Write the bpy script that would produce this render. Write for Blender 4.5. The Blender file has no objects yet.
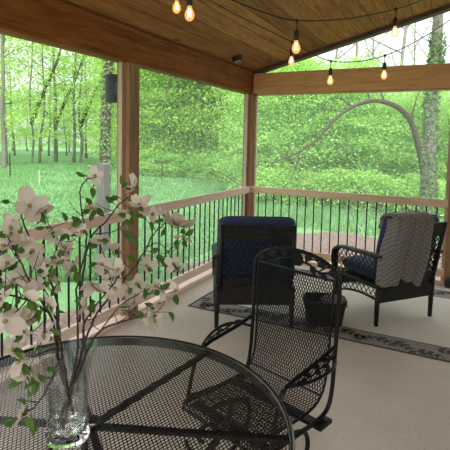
import bpy, math, random
import numpy as np
from mathutils import Vector, Matrix, noise
C = bpy.context.scene.collection
rnd = random.Random(11)
PI = math.pi
# ------------------------------------------------------------------ helpers
class MB:
    """collects shapes, then links them as one mesh object"""
    def __init__(s): s.v=[]; s.f=[]; s.mi=[]; s.cur=0
    def add(s, vs, fs):
        o=len(s.v); s.v.extend([tuple(v) for v in vs]); s.f.extend([tuple(i+o for i in f) for f in fs]); s.mi.extend([s.cur]*len(fs)); return s
    def box(s, a, b):
        (x0,y0,z0),(x1,y1,z1)=a,b
        return s.add([(x0,y0,z0),(x1,y0,z0),(x1,y1,z0),(x0,y1,z0),(x0,y0,z1),(x1,y0,z1),(x1,y1,z1),(x0,y1,z1)],
            [(3,2,1,0),(4,5,6,7),(0,1,5,4),(1,2,6,5),(2,3,7,6),(3,0,4,7)])
    def bar(s, p, q, w, t, up=(0,0,1)):
        p,q=Vector(p),Vector(q); d=(q-p).normalized(); up=Vector(up)
        sd=d.cross(up)
        if sd.length<1e-5: sd=d.cross(Vector((1,0,0)))
        sd.normalize(); n=sd.cross(d)
        sd*=w/2; n*=t/2
        vs=[p-sd-n,p+sd-n,p+sd+n,p-sd+n,q-sd-n,q+sd-n,q+sd+n,q-sd+n]
        return s.add(vs,[(3,2,1,0),(4,5,6,7),(0,1,5,4),(1,2,6,5),(2,3,7,6),(3,0,4,7)])
    def tube(s, pts, r, seg=8, closed=False):
        pts=[Vector(p) for p in pts]; n=len(pts)
        rs=[r]*n if isinstance(r,(int,float)) else list(r)
        vs=[]; fs=[]; ref=None
        for i,p in enumerate(pts):
            if closed: d=pts[(i+1)%n]-pts[i-1]
            else: d=pts[min(i+1,n-1)]-pts[max(i-1,0)]
            d.normalize()
            if ref is None:
                ref=d.cross(Vector((0,0,1)))
                if ref.length<.1: ref=d.cross(Vector((1,0,0)))
            ref=(ref-d*ref.dot(d)).normalized(); b=d.cross(ref)
            for k in range(seg):
                a=2*PI*k/seg; vs.append(p+(ref*math.cos(a)+b*math.sin(a))*rs[i])
        for i in range(n if closed else n-1):
            j=(i+1)%n
            for k in range(seg):
                l=(k+1)%seg; fs.append((i*seg+k,i*seg+l,j*seg+l,j*seg+k))
        if not closed:
            fs.append(tuple(range(seg-1,-1,-1))); fs.append(tuple((n-1)*seg+k for k in range(seg)))
        return s.add(vs,fs)
    def lathe(s, prof, seg=24, c=(0,0,0), cap=True, ph=0.0):
        vs=[]; fs=[]
        for (r,z) in prof:
            for k in range(seg):
                a=2*PI*k/seg+ph; vs.append((c[0]+r*math.cos(a),c[1]+r*math.sin(a),c[2]+z))
        for i in range(len(prof)-1):
            for k in range(seg):
                l=(k+1)%seg; fs.append((i*seg+k,i*seg+l,(i+1)*seg+l,(i+1)*seg+k))
        if cap:
            fs.append(tuple(range(seg-1,-1,-1))); fs.append(tuple((len(prof)-1)*seg+k for k in range(seg)))
        return s.add(vs,fs)
    def prism(s, poly, a, b, axis):
        """poly in the two other axes, extruded from a to b along axis"""
        def mk(u,v,w):
            return {'x':(w,u,v),'y':(u,w,v),'z':(u,v,w)}[axis]
        n=len(poly); vs=[mk(u,v,a) for u,v in poly]+[mk(u,v,b) for u,v in poly]
        fs=[tuple(range(n-1,-1,-1)),tuple(range(n,2*n))]+[(i,(i+1)%n,n+(i+1)%n,n+i) for i in range(n)]
        return s.add(vs,fs)
    def mesh(s, name, mats, smooth=False):
        me=bpy.data.meshes.new(name); me.from_pydata(s.v,[],s.f)
        for m in (mats if isinstance(mats,(list,tuple)) else [mats]): me.materials.append(m)
        if any(s.mi): me.polygons.foreach_set('material_index',s.mi)
        me.validate()
        import bmesh
        bm=bmesh.new(); bm.from_mesh(me)
        if len(bm.faces)<30000: bmesh.ops.recalc_face_normals(bm,faces=bm.faces)
        bm.to_mesh(me); bm.free()
        if smooth: me.shade_smooth()
        return me
    def build(s, name, mats, parent=None, smooth=False, bevel=0, sharp=None):
        o=bpy.data.objects.new(name, s.mesh(name,mats,smooth)); C.objects.link(o)
        if parent: o.parent=parent
        if bevel:
            m=o.modifiers.new('bevel','BEVEL'); m.width=bevel; m.segments=2; m.limit_method='ANGLE'
        if sharp: 
            o.data.set_sharp_from_angle(angle=math.radians(sharp))
        return o
def tag(o, label, cat, group=None):
    o['label']=label; o['category']=cat
    if group: o['group']=group
    return o
def thing(name, label, cat, loc=(0,0,0), rz=0, group=None):
    o=bpy.data.objects.new(name,None); C.objects.link(o); o.location=loc; o.rotation_euler=(0,0,rz); o.empty_display_size=.1
    return tag(o,label,cat,group)
def structure(o): o['kind']='structure'; return o
def dup(root, loc, rz, label, scale=1.0):
    r=root.copy(); C.objects.link(r); r.location=loc; r.rotation_euler=(0,0,rz); r.scale=(scale,)*3; r['label']=label
    for ch in root.children:
        c=ch.copy(); C.objects.link(c); c.parent=r
        for g in ch.children:
            d=g.copy(); C.objects.link(d); d.parent=c
    return r
def spline(pts, n=6):
    """Catmull-Rom through the points"""
    P=[Vector(p) for p in pts]; P=[P[0]*2-P[1]]+P+[P[-1]*2-P[-2]]; out=[]
    for i in range(1,len(P)-2):
        a,b,c,d=P[i-1:i+3]
        for k in range(n):
            t=k/n; out.append(.5*((2*b)+(c-a)*t+(2*a-5*b+4*c-d)*t*t+(3*b-a-3*c+d)*t**3))
    out.append(P[-2]); return out
def rot_to(d, up=(0,0,1)):
    """matrix whose z axis is d"""
    z=Vector(d).normalized(); x=Vector(up).cross(z)
    if x.length<1e-4: x=Vector((1,0,0))
    x.normalize(); y=z.cross(x); return Matrix((x,y,z)).transposed()
# ------------------------------------------------------------------ materials
def newmat(name):
    m=bpy.data.materials.new(name); m.use_nodes=True; nt=m.node_tree; nt.nodes.clear()
    return m,nt,nt.nodes,nt.links
def node(nt,t,**kw):
    n=nt.nodes.new(t)
    for k,v in kw.items():
        if k.startswith('i_'): n.inputs[k[2:].replace('_',' ')].default_value=v
        else: setattr(n,k,v)
    return n
def ramp(nt,stops):
    n=nt.nodes.new('ShaderNodeValToRGB'); e=n.color_ramp.elements
    while len(e)<len(stops): e.new(.5)
    for i,(p,c) in enumerate(stops):
        e[i].position=p; e[i].color=(*c,1) if len(c)==3 else c
    return n
def plain(name, col, rough=.5, metal=0, coat=0, bump=None, var=.0, nscale=8, spec=.5):
    m,nt,N,L=newmat(name)
    p=node(nt,'ShaderNodeBsdfPrincipled'); out=node(nt,'ShaderNodeOutputMaterial'); L.new(p.outputs[0],out.inputs[0])
    p.inputs['Base Color'].default_value=(*col,1); p.inputs['Roughness'].default_value=rough; p.inputs['Metallic'].default_value=metal
    p.inputs['Coat Weight'].default_value=coat; p.inputs['Specular IOR Level'].default_value=spec
    tc=node(nt,'ShaderNodeTexCoord')
    if var or bump:
        nz=node(nt,'ShaderNodeTexNoise',i_Scale=nscale,i_Detail=5.0); L.new(tc.outputs['Object'],nz.inputs['Vector'])
        if var:
            r=ramp(nt,[(.3,tuple(c*(1-var) for c in col)),(.7,tuple(min(1,c*(1+var)) for c in col))]); L.new(nz.outputs['Fac'],r.inputs[0]); L.new(r.outputs[0],p.inputs['Base Color'])
        if bump:
            b=node(nt,'ShaderNodeBump',i_Strength=bump); L.new(nz.outputs['Fac'],b.inputs['Height']); L.new(b.outputs[0],p.inputs['Normal'])
    return m
def wood(name, base, dark, axis='y', knots=.5, rough=.6, boards=None):
    """grain runs along axis; boards=(axis index, width) adds plank joints"""
    m,nt,N,L=newmat(name)
    p=node(nt,'ShaderNodeBsdfPrincipled',i_Roughness=rough); p.inputs['Specular IOR Level'].default_value=.12; out=node(nt,'ShaderNodeOutputMaterial'); L.new(p.outputs[0],out.inputs[0])
    tc=node(nt,'ShaderNodeTexCoord')
    mp=node(nt,'ShaderNodeMapping'); sc={'x':(.8,9,9),'y':(9,.8,9),'z':(9,9,.8)}[axis]; mp.inputs['Scale'].default_value=sc
    L.new(tc.outputs['Object'],mp.inputs['Vector'])
    vec=mp.outputs[0]
    if boards:
        sep=node(nt,'ShaderNodeSeparateXYZ'); L.new(tc.outputs['Object'],sep.inputs[0])
        dv=node(nt,'ShaderNodeMath',operation='DIVIDE'); L.new(sep.outputs[boards[0]],dv.inputs[0]); dv.inputs[1].default_value=boards[1]
        fl=node(nt,'ShaderNodeMath',operation='FLOOR'); L.new(dv.outputs[0],fl.inputs[0])
        fr=node(nt,'ShaderNodeMath',operation='FRACT'); L.new(dv.outputs[0],fr.inputs[0])
        wn=node(nt,'ShaderNodeTexWhiteNoise',noise_dimensions='1D'); L.new(fl.outputs[0],wn.inputs['W'])
        sc2=node(nt,'ShaderNodeVectorMath',operation='SCALE'); L.new(wn.outputs['Color'],sc2.inputs[0]); sc2.inputs['Scale'].default_value=30
        ad=node(nt,'ShaderNodeVectorMath',operation='ADD'); L.new(vec,ad.inputs[0]); L.new(sc2.outputs[0],ad.inputs[1]); vec=ad.outputs[0]
    nz=node(nt,'ShaderNodeTexNoise',i_Scale=1.0,i_Detail=6.0,i_Distortion=1.2); L.new(vec,nz.inputs['Vector'])
    wv=node(nt,'ShaderNodeTexNoise',i_Scale=4.5,i_Detail=4.0,i_Distortion=.4); L.new(vec,wv.inputs['Vector'])
    mixf=node(nt,'ShaderNodeMath',operation='MULTIPLY_ADD'); L.new(wv.outputs['Fac'],mixf.inputs[0]); mixf.inputs[1].default_value=.5
    hf=node(nt,'ShaderNodeMath',operation='MULTIPLY'); L.new(nz.outputs['Fac'],hf.inputs[0]); hf.inputs[1].default_value=.55
    L.new(hf.outputs[0],mixf.inputs[2])
    r=ramp(nt,[(.36,dark),(.62,base)]); L.new(mixf.outputs[0],r.inputs[0]); col=r.outputs[0]
    if knots:
        mp2=node(nt,'ShaderNodeMapping'); s2={'x':(1.1,3.2,3.2),'y':(3.2,1.1,3.2),'z':(3.2,3.2,1.1)}[axis]; mp2.inputs['Scale'].default_value=s2
        L.new(tc.outputs['Object'],mp2.inputs['Vector'])
        vo=node(nt,'ShaderNodeTexVoronoi',i_Scale=1.4); L.new(mp2.outputs[0],vo.inputs['Vector'])
        kr=ramp(nt,[(.05,(knots,)*3),(.13,(0,0,0))]); L.new(vo.outputs['Distance'],kr.inputs[0])
        mx=node(nt,'ShaderNodeMixRGB'); L.new(kr.outputs[0],mx.inputs[0]); L.new(col,mx.inputs[1]); mx.inputs[2].default_value=(*[c*.35 for c in dark],1); col=mx.outputs[0]
    if boards:
        br=node(nt,'ShaderNodeMapRange'); L.new(wn.outputs['Value'],br.inputs[0]); br.inputs['To Min'].default_value=.72; br.inputs['To Max'].default_value=1.15
        m1=node(nt,'ShaderNodeVectorMath',operation='SCALE'); L.new(col,m1.inputs[0]); L.new(br.outputs[0],m1.inputs['Scale']); col=m1.outputs[0]
        gr=ramp(nt,[(0,(.06,.06,.06)),(.022,(.12,.12,.12)),(.04,(1,1,1))]); L.new(fr.outputs[0],gr.inputs[0])
        m2=node(nt,'ShaderNodeMixRGB',blend_type='MULTIPLY'); m2.inputs[0].default_value=1; L.new(col,m2.inputs[1]); L.new(gr.outputs[0],m2.inputs[2]); col=m2.outputs[0]
    L.new(col,p.inputs['Base Color'])
    b=node(nt,'ShaderNodeBump',i_Strength=.12,i_Distance=.01); L.new(wv.outputs['Fac'],b.inputs['Height']); L.new(b.outputs[0],p.inputs['Normal'])
    return m
def leafmat(name, c1, c2, trans=.45, rough=.5, per_object=True):
    m,nt,N,L=newmat(name)
    geo=node(nt,'ShaderNodeNewGeometry'); oi=node(nt,'ShaderNodeObjectInfo')
    ad=node(nt,'ShaderNodeMath',operation='MULTIPLY_ADD'); L.new(geo.outputs['Random Per Island'],ad.inputs[0]); ad.inputs[1].default_value=.5
    h=node(nt,'ShaderNodeMath',operation='MULTIPLY'); L.new(oi.outputs['Random'],h.inputs[0]); h.inputs[1].default_value=.5 if per_object else 0
    L.new(h.outputs[0],ad.inputs[2])
    r=ramp(nt,[(.05,c1),(.95,c2)]); L.new(ad.outputs[0],r.inputs[0])
    d=node(nt,'ShaderNodeBsdfPrincipled',i_Roughness=rough); d.inputs['Specular IOR Level'].default_value=.25; t=node(nt,'ShaderNodeBsdfTranslucent'); mx=node(nt,'ShaderNodeMixShader'); mx.inputs[0].default_value=trans
    L.new(r.outputs[0],d.inputs['Base Color']); L.new(r.outputs[0],t.inputs[0]); L.new(d.outputs[0],mx.inputs[1]); L.new(t.outputs[0],mx.inputs[2])
    out=node(nt,'ShaderNodeOutputMaterial'); L.new(mx.outputs[0],out.inputs[0]); return m
def weave(name, c, c2, sx=38, sy=55):
    """basket weave: alternating over and under strands"""
    m,nt,N,L=newmat(name)
    p=node(nt,'ShaderNodeBsdfPrincipled',i_Roughness=.45); p.inputs['Specular IOR Level'].default_value=.3; out=node(nt,'ShaderNodeOutputMaterial'); L.new(p.outputs[0],out.inputs[0])
    tc=node(nt,'ShaderNodeTexCoord'); sp=node(nt,'ShaderNodeSeparateXYZ'); L.new(tc.outputs['Object'],sp.inputs[0])
    ad=node(nt,'ShaderNodeMath',operation='ADD'); L.new(sp.outputs[0],ad.inputs[0]); L.new(sp.outputs[1],ad.inputs[1])
    cb=node(nt,'ShaderNodeCombineXYZ'); L.new(ad.outputs[0],cb.inputs[0]); L.new(sp.outputs[2],cb.inputs[1])
    mp=node(nt,'ShaderNodeMapping'); mp.inputs['Scale'].default_value=(sx,sy,1); L.new(cb.outputs[0],mp.inputs[0])
    br=node(nt,'ShaderNodeTexBrick',i_Scale=1.0); br.inputs['Mortar Size'].default_value=.12; br.inputs['Brick Width'].default_value=1; br.inputs['Row Height'].default_value=.5
    br.inputs['Color1'].default_value=(*c2,1); br.inputs['Color2'].default_value=(*c,1); br.inputs['Mortar'].default_value=(.004,.004,.004,1)
    L.new(mp.outputs[0],br.inputs['Vector']); L.new(br.outputs['Color'],p.inputs['Base Color'])
    b=node(nt,'ShaderNodeBump',i_Strength=.8,i_Distance=.006,invert=True); L.new(br.outputs['Fac'],b.inputs['Height']); L.new(b.outputs[0],p.inputs['Normal'])
    return m
def fabric(name, col, rough=.9, chevron=False):
    m,nt,N,L=newmat(name)
    p=node(nt,'ShaderNodeBsdfPrincipled',i_Roughness=rough); p.inputs['Sheen Weight'].default_value=.25; p.inputs['Specular IOR Level'].default_value=.15
    out=node(nt,'ShaderNodeOutputMaterial'); L.new(p.outputs[0],out.inputs[0])
    tc=node(nt,'ShaderNodeTexCoord'); nz=node(nt,'ShaderNodeTexNoise',i_Scale=60.0,i_Detail=4.0); L.new(tc.outputs['Object'],nz.inputs['Vector'])
    r=ramp(nt,[(.3,tuple(c*.75 for c in col)),(.7,tuple(c*1.2 for c in col))]); L.new(nz.outputs['Fac'],r.inputs[0]); c=r.outputs[0]; h=nz.outputs['Fac']
    if chevron:
        uv=node(nt,'ShaderNodeUVMap'); sp=node(nt,'ShaderNodeSeparateXYZ'); L.new(uv.outputs[0],sp.inputs[0])
        a=node(nt,'ShaderNodeMath',operation='SUBTRACT'); L.new(sp.outputs[0],a.inputs[0]); a.inputs[1].default_value=.5
        ab=node(nt,'ShaderNodeMath',operation='ABSOLUTE'); L.new(a.outputs[0],ab.inputs[0])
        su=node(nt,'ShaderNodeMath',operation='MULTIPLY_ADD'); L.new(ab.outputs[0],su.inputs[0]); su.inputs[1].default_value=-1.1; L.new(sp.outputs[1],su.inputs[2])
        ml=node(nt,'ShaderNodeMath',operation='MULTIPLY_ADD'); L.new(su.outputs[0],ml.inputs[0]); ml.inputs[1].default_value=82; 
        nm=node(nt,'ShaderNodeMath',operation='MULTIPLY'); L.new(nz.outputs['Fac'],nm.inputs[0]); nm.inputs[1].default_value=4.5; L.new(nm.outputs[0],ml.inputs[2])
        sn=node(nt,'ShaderNodeMath',operation='SINE'); L.new(ml.outputs[0],sn.inputs[0])
        r2=ramp(nt,[(0,tuple(k*.66 for k in col)),(1,tuple(k*1.35 for k in col))]); mr=node(nt,'ShaderNodeMapRange',i_From_Min=-1.0); L.new(sn.outputs[0],mr.inputs[0]); L.new(mr.outputs[0],r2.inputs[0])
        mx=node(nt,'ShaderNodeMixRGB'); mx.inputs[0].default_value=.75; L.new(c,mx.inputs[1]); L.new(r2.outputs[0],mx.inputs[2]); c=mx.outputs[0]
    L.new(c,p.inputs['Base Color']); b=node(nt,'ShaderNodeBump',i_Strength=.35,i_Distance=.004); L.new(h,b.inputs['Height']); L.new(b.outputs[0],p.inputs['Normal'])
    return m
M={}
M['beam']=wood('shaded_stained_beam_y',(.30,.105,.026),(.13,.042,.010),'y',.7)  # left beam: its shade is put into the colour, darker than the far beam
M['beamx']=wood('lit_stained_beam_x',(.76,.40,.20),(.54,.26,.115),'x',.9)  # same beam wood, coloured brighter for the better lit far beam
M['rake']=plain('dark_rake_trim',(.07,.035,.025),.6,var=.3)
M['ceil']=wood('knotty_pine_boards',(.44,.215,.075),(.21,.09,.028),'y',.8,boards=(0,.205))
M['post']=wood('post_wood',(.36,.215,.115),(.215,.115,.058),'z',.6)
M['raily']=wood('rail_wood_y',(.80,.63,.52),(.64,.48,.38),'y',.25)
M['railx']=wood('rail_wood_x',(.80,.60,.41),(.63,.44,.28),'x',.3)
M['strip']=wood('pale_strip',(.60,.45,.33),(.46,.33,.23),'z',.1)
M['greywood']=wood('weathered_grey_post',(.165,.16,.14),(.105,.10,.088),'z',.2)
M['black']=plain('black_aluminium',(.008,.008,.008),.4,spec=.3)
M['iron']=plain('black_wrought_iron',(.0045,.0045,.006),.32,bump=.04,nscale=60,spec=.17)
M['ironmesh']=plain('black_mesh_enamel',(.005,.005,.006),.35,spec=.1)
M['tablemesh']=plain('black_tabletop_enamel',(.006,.006,.007),.22,spec=.6)
M['wicker']=weave('dark_wicker_weave',(.007,.006,.005),(.048,.042,.038),24,45)
M['strand']=plain('wicker_strand',(.007,.006,.006),.42,spec=.3)
M['navy']=fabric('navy_canvas',(.036,.050,.115))
M['throw']=fabric('grey_plush',(.175,.158,.143),chevron=True)
M['greycloth']=fabric('charcoal_cloth',(.16,.155,.15))
M['dark_plastic']=plain('charcoal_plastic',(.022,.027,.03),.5,spec=.3)
M['bark']=plain('bark',(.17,.155,.12),.95,bump=.6,var=.4,nscale=14)
M['barkdark']=plain('dark_bark',(.07,.052,.032),.95,bump=.5,var=.3,nscale=14)
M['barktwig']=plain('silvery_bark',(.30,.27,.24),.95,var=.2)
M['barkpale']=plain('pale_bark',(.16,.145,.115),.95,bump=.5,var=.35,nscale=10)
M['leaf']=leafmat('spring_leaves',(.33,.54,.095),(.56,.80,.21),.5)
M['leafdeep']=leafmat('undergrowth_leaves',(.31,.54,.12),(.53,.80,.25),.5)
M['ivy']=leafmat('ivy_leaves',(.10,.19,.06),(.24,.36,.13),.3)
M['grass']=leafmat('grass_blades',(.13,.29,.10),(.25,.46,.175),.4)
M['dogleaf']=leafmat('dogwood_leaves',(.030,.075,.014),(.095,.17,.028),.4)
M['bract']=leafmat('dogwood_bracts',(.44,.355,.285),(.72,.635,.55),.42,.6)
M['flowereye']=plain('flower_centre',(.20,.17,.05),.8,var=.4,nscale=300)
M['twig']=plain('dark_twig',(.028,.018,.016),.7,var=.4,nscale=60)
M['cord']=plain('black_cord',(.008,.008,.008),.5)
def lawn_mat():
    m,nt,N,L=newmat('lawn'); p=node(nt,'ShaderNodeBsdfPrincipled',i_Roughness=.95); p.inputs['Specular IOR Level'].default_value=.05
    out=node(nt,'ShaderNodeOutputMaterial'); L.new(p.outputs[0],out.inputs[0]); tc=node(nt,'ShaderNodeTexCoord')
    n1=node(nt,'ShaderNodeTexNoise',i_Scale=.35,i_Detail=8.0,i_Roughness=.7); n2=node(nt,'ShaderNodeTexNoise',i_Scale=6.0,i_Detail=6.0)
    for n in (n1,n2): L.new(tc.outputs['Object'],n.inputs['Vector'])
    a=node(nt,'ShaderNodeMath',operation='MULTIPLY_ADD'); L.new(n2.outputs['Fac'],a.inputs[0]); a.inputs[1].default_value=.5; h=node(nt,'ShaderNodeMath',operation='MULTIPLY'); L.new(n1.outputs['Fac'],h.inputs[0]); h.inputs[1].default_value=.5; L.new(h.outputs[0],a.inputs[2])
    r=ramp(nt,[(.35,(.10,.235,.085)),(.65,(.20,.37,.15))]); L.new(a.outputs[0],r.inputs[0]); L.new(r.outputs[0],p.inputs['Base Color']); return m
def concrete_mat():
    m,nt,N,L=newmat('concrete'); p=node(nt,'ShaderNodeBsdfPrincipled',i_Roughness=.62); p.inputs['Specular IOR Level'].default_value=.3
    out=node(nt,'ShaderNodeOutputMaterial'); L.new(p.outputs[0],out.inputs[0]); tc=node(nt,'ShaderNodeTexCoord')
    n1=node(nt,'ShaderNodeTexNoise',i_Scale=1.3,i_Detail=9.0,i_Roughness=.65); n2=node(nt,'ShaderNodeTexNoise',i_Scale=70.0,i_Detail=3.0)
    for n in (n1,n2): L.new(tc.outputs['Object'],n.inputs['Vector'])
    r=ramp(nt,[(.3,(.45,.39,.315)),(.7,(.58,.52,.43))]); L.new(n1.outputs['Fac'],r.inputs[0])
    r2=ramp(nt,[(.33,(.55,.52,.5)),(.42,(1,1,1))]); L.new(n2.outputs['Fac'],r2.inputs[0])
    mx=node(nt,'ShaderNodeMixRGB',blend_type='MULTIPLY'); mx.inputs[0].default_value=.6; L.new(r.outputs[0],mx.inputs[1]); L.new(r2.outputs[0],mx.inputs[2]); L.new(mx.outputs[0],p.inputs['Base Color'])
    b=node(nt,'ShaderNodeBump',i_Strength=.06,i_Distance=.01); L.new(n2.outputs['Fac'],b.inputs['Height']); L.new(b.outputs[0],p.inputs['Normal']); return m
def screen_mat(name,fac):
    m,nt,N,L=newmat(name); t=node(nt,'ShaderNodeBsdfTransparent'); d=node(nt,'ShaderNodeBsdfDiffuse'); tr=node(nt,'ShaderNodeBsdfTranslucent')
    d.inputs[0].default_value=(.5,.52,.52,1); tr.inputs[0].default_value=(.62,.66,.64,1)
    a=node(nt,'ShaderNodeAddShader'); L.new(d.outputs[0],a.inputs[0]); L.new(tr.outputs[0],a.inputs[1])
    mx=node(nt,'ShaderNodeMixShader'); mx.inputs[0].default_value=fac; L.new(t.outputs[0],mx.inputs[1]); L.new(a.outputs[0],mx.inputs[2])
    out=node(nt,'ShaderNodeOutputMaterial'); L.new(mx.outputs[0],out.inputs[0]); return m
SCREEN=.115
def rug_field():
    m,nt,N,L=newmat('rug_field'); p=node(nt,'ShaderNodeBsdfPrincipled',i_Roughness=.95); out=node(nt,'ShaderNodeOutputMaterial'); L.new(p.outputs[0],out.inputs[0])
    tc=node(nt,'ShaderNodeTexCoord'); ck=node(nt,'ShaderNodeTexChecker',i_Scale=55.0); L.new(tc.outputs['Object'],ck.inputs['Vector'])
    ck.inputs['Color1'].default_value=(.66,.61,.52,1); ck.inputs['Color2'].default_value=(.50,.46,.38,1); L.new(ck.outputs[0],p.inputs['Base Color']); return m
def glass(name, tint=(.97,.99,.98), ior=1.46, rough=.0):
    m,nt,N,L=newmat(name); p=node(nt,'ShaderNodeBsdfPrincipled',i_Roughness=rough,i_IOR=ior); p.inputs['Base Color'].default_value=(*tint,1); p.inputs['Transmission Weight'].default_value=1
    out=node(nt,'ShaderNodeOutputMaterial'); L.new(p.outputs[0],out.inputs[0]); return m
def thinglass(name,fac,ior):
    m,nt,N,L=newmat(name); p=node(nt,'ShaderNodeBsdfGlass',i_Roughness=0.0,i_IOR=ior); p.inputs[0].default_value=(.99,1,.995,1); t=node(nt,'ShaderNodeBsdfTransparent'); t.inputs[0].default_value=(.97,.985,.98,1)
    mx=node(nt,'ShaderNodeMixShader'); mx.inputs[0].default_value=fac; L.new(t.outputs[0],mx.inputs[1]); L.new(p.outputs[0],mx.inputs[2]); out=node(nt,'ShaderNodeOutputMaterial'); L.new(mx.outputs[0],out.inputs[0]); return m
def wallglass(name):
    m,nt,N,L=newmat(name); lw=node(nt,'ShaderNodeLayerWeight',i_Blend=.35); r=ramp(nt,[(0,(.98,.985,.98)),(.6,(.92,.935,.93)),(1,(.60,.64,.62))]); L.new(lw.outputs['Facing'],r.inputs[0])
    t=node(nt,'ShaderNodeBsdfTransparent'); L.new(r.outputs[0],t.inputs[0]); g=node(nt,'ShaderNodeBsdfGlossy',i_Roughness=.03); fr=ramp(nt,[(0,(.03,)*3),(.6,(.10,)*3),(1,(.5,)*3)]); L.new(lw.outputs['Facing'],fr.inputs[0])
    mx=node(nt,'ShaderNodeMixShader'); L.new(fr.outputs[0],mx.inputs[0]); L.new(t.outputs[0],mx.inputs[1]); L.new(g.outputs[0],mx.inputs[2]); out=node(nt,'ShaderNodeOutputMaterial'); L.new(mx.outputs[0],out.inputs[0]); return m
def bulbglass():
    m,nt,N,L=newmat('lit_amber_bulb'); t=node(nt,'ShaderNodeBsdfTransparent'); t.inputs[0].default_value=(1,.86,.6,1); e=node(nt,'ShaderNodeEmission',i_Strength=1.2); e.inputs[0].default_value=(1,.44,.13,1)
    g=node(nt,'ShaderNodeBsdfGlossy',i_Roughness=.05); a=node(nt,'ShaderNodeMixShader'); a.inputs[0].default_value=.45; L.new(t.outputs[0],a.inputs[1]); L.new(e.outputs[0],a.inputs[2])
    out=node(nt,'ShaderNodeOutputMaterial'); L.new(a.outputs[0],out.inputs[0]); return m
def emit(name,c,s):
    m,nt,N,L=newmat(name); e=node(nt,'ShaderNodeEmission',i_Strength=s); e.inputs[0].default_value=(*c,1); out=node(nt,'ShaderNodeOutputMaterial'); L.new(e.outputs[0],out.inputs[0]); return m
M['lawn']=lawn_mat(); M['concrete']=concrete_mat(); M['screen']=screen_mat('insect_screen',SCREEN); M['screenlowhaze']=screen_mat('low_haze_insect_screen',.05); M['rugfield']=rug_field()  # second screen is the same mesh with its painted haze weakened
M['mulch']=plain('bark_mulch',(.17,.115,.09),.95,bump=.9,var=.6,nscale=22)
M['rugtaupe']=plain('rug_taupe',(.23,.205,.175),.95,var=.25,nscale=90); M['rugblack']=plain('rug_black',(.022,.022,.022),.95)
M['glass']=wallglass('clear_glass_wall'); M['water']=thinglass('water',.5,1.33); M['glassbase']=glass('thick_base_glass',(.985,1,.99),1.46)
M['bulb']=bulbglass(); M['filament']=emit('filament',(1,.62,.25),22)
BLK=(0,0,0)
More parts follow.
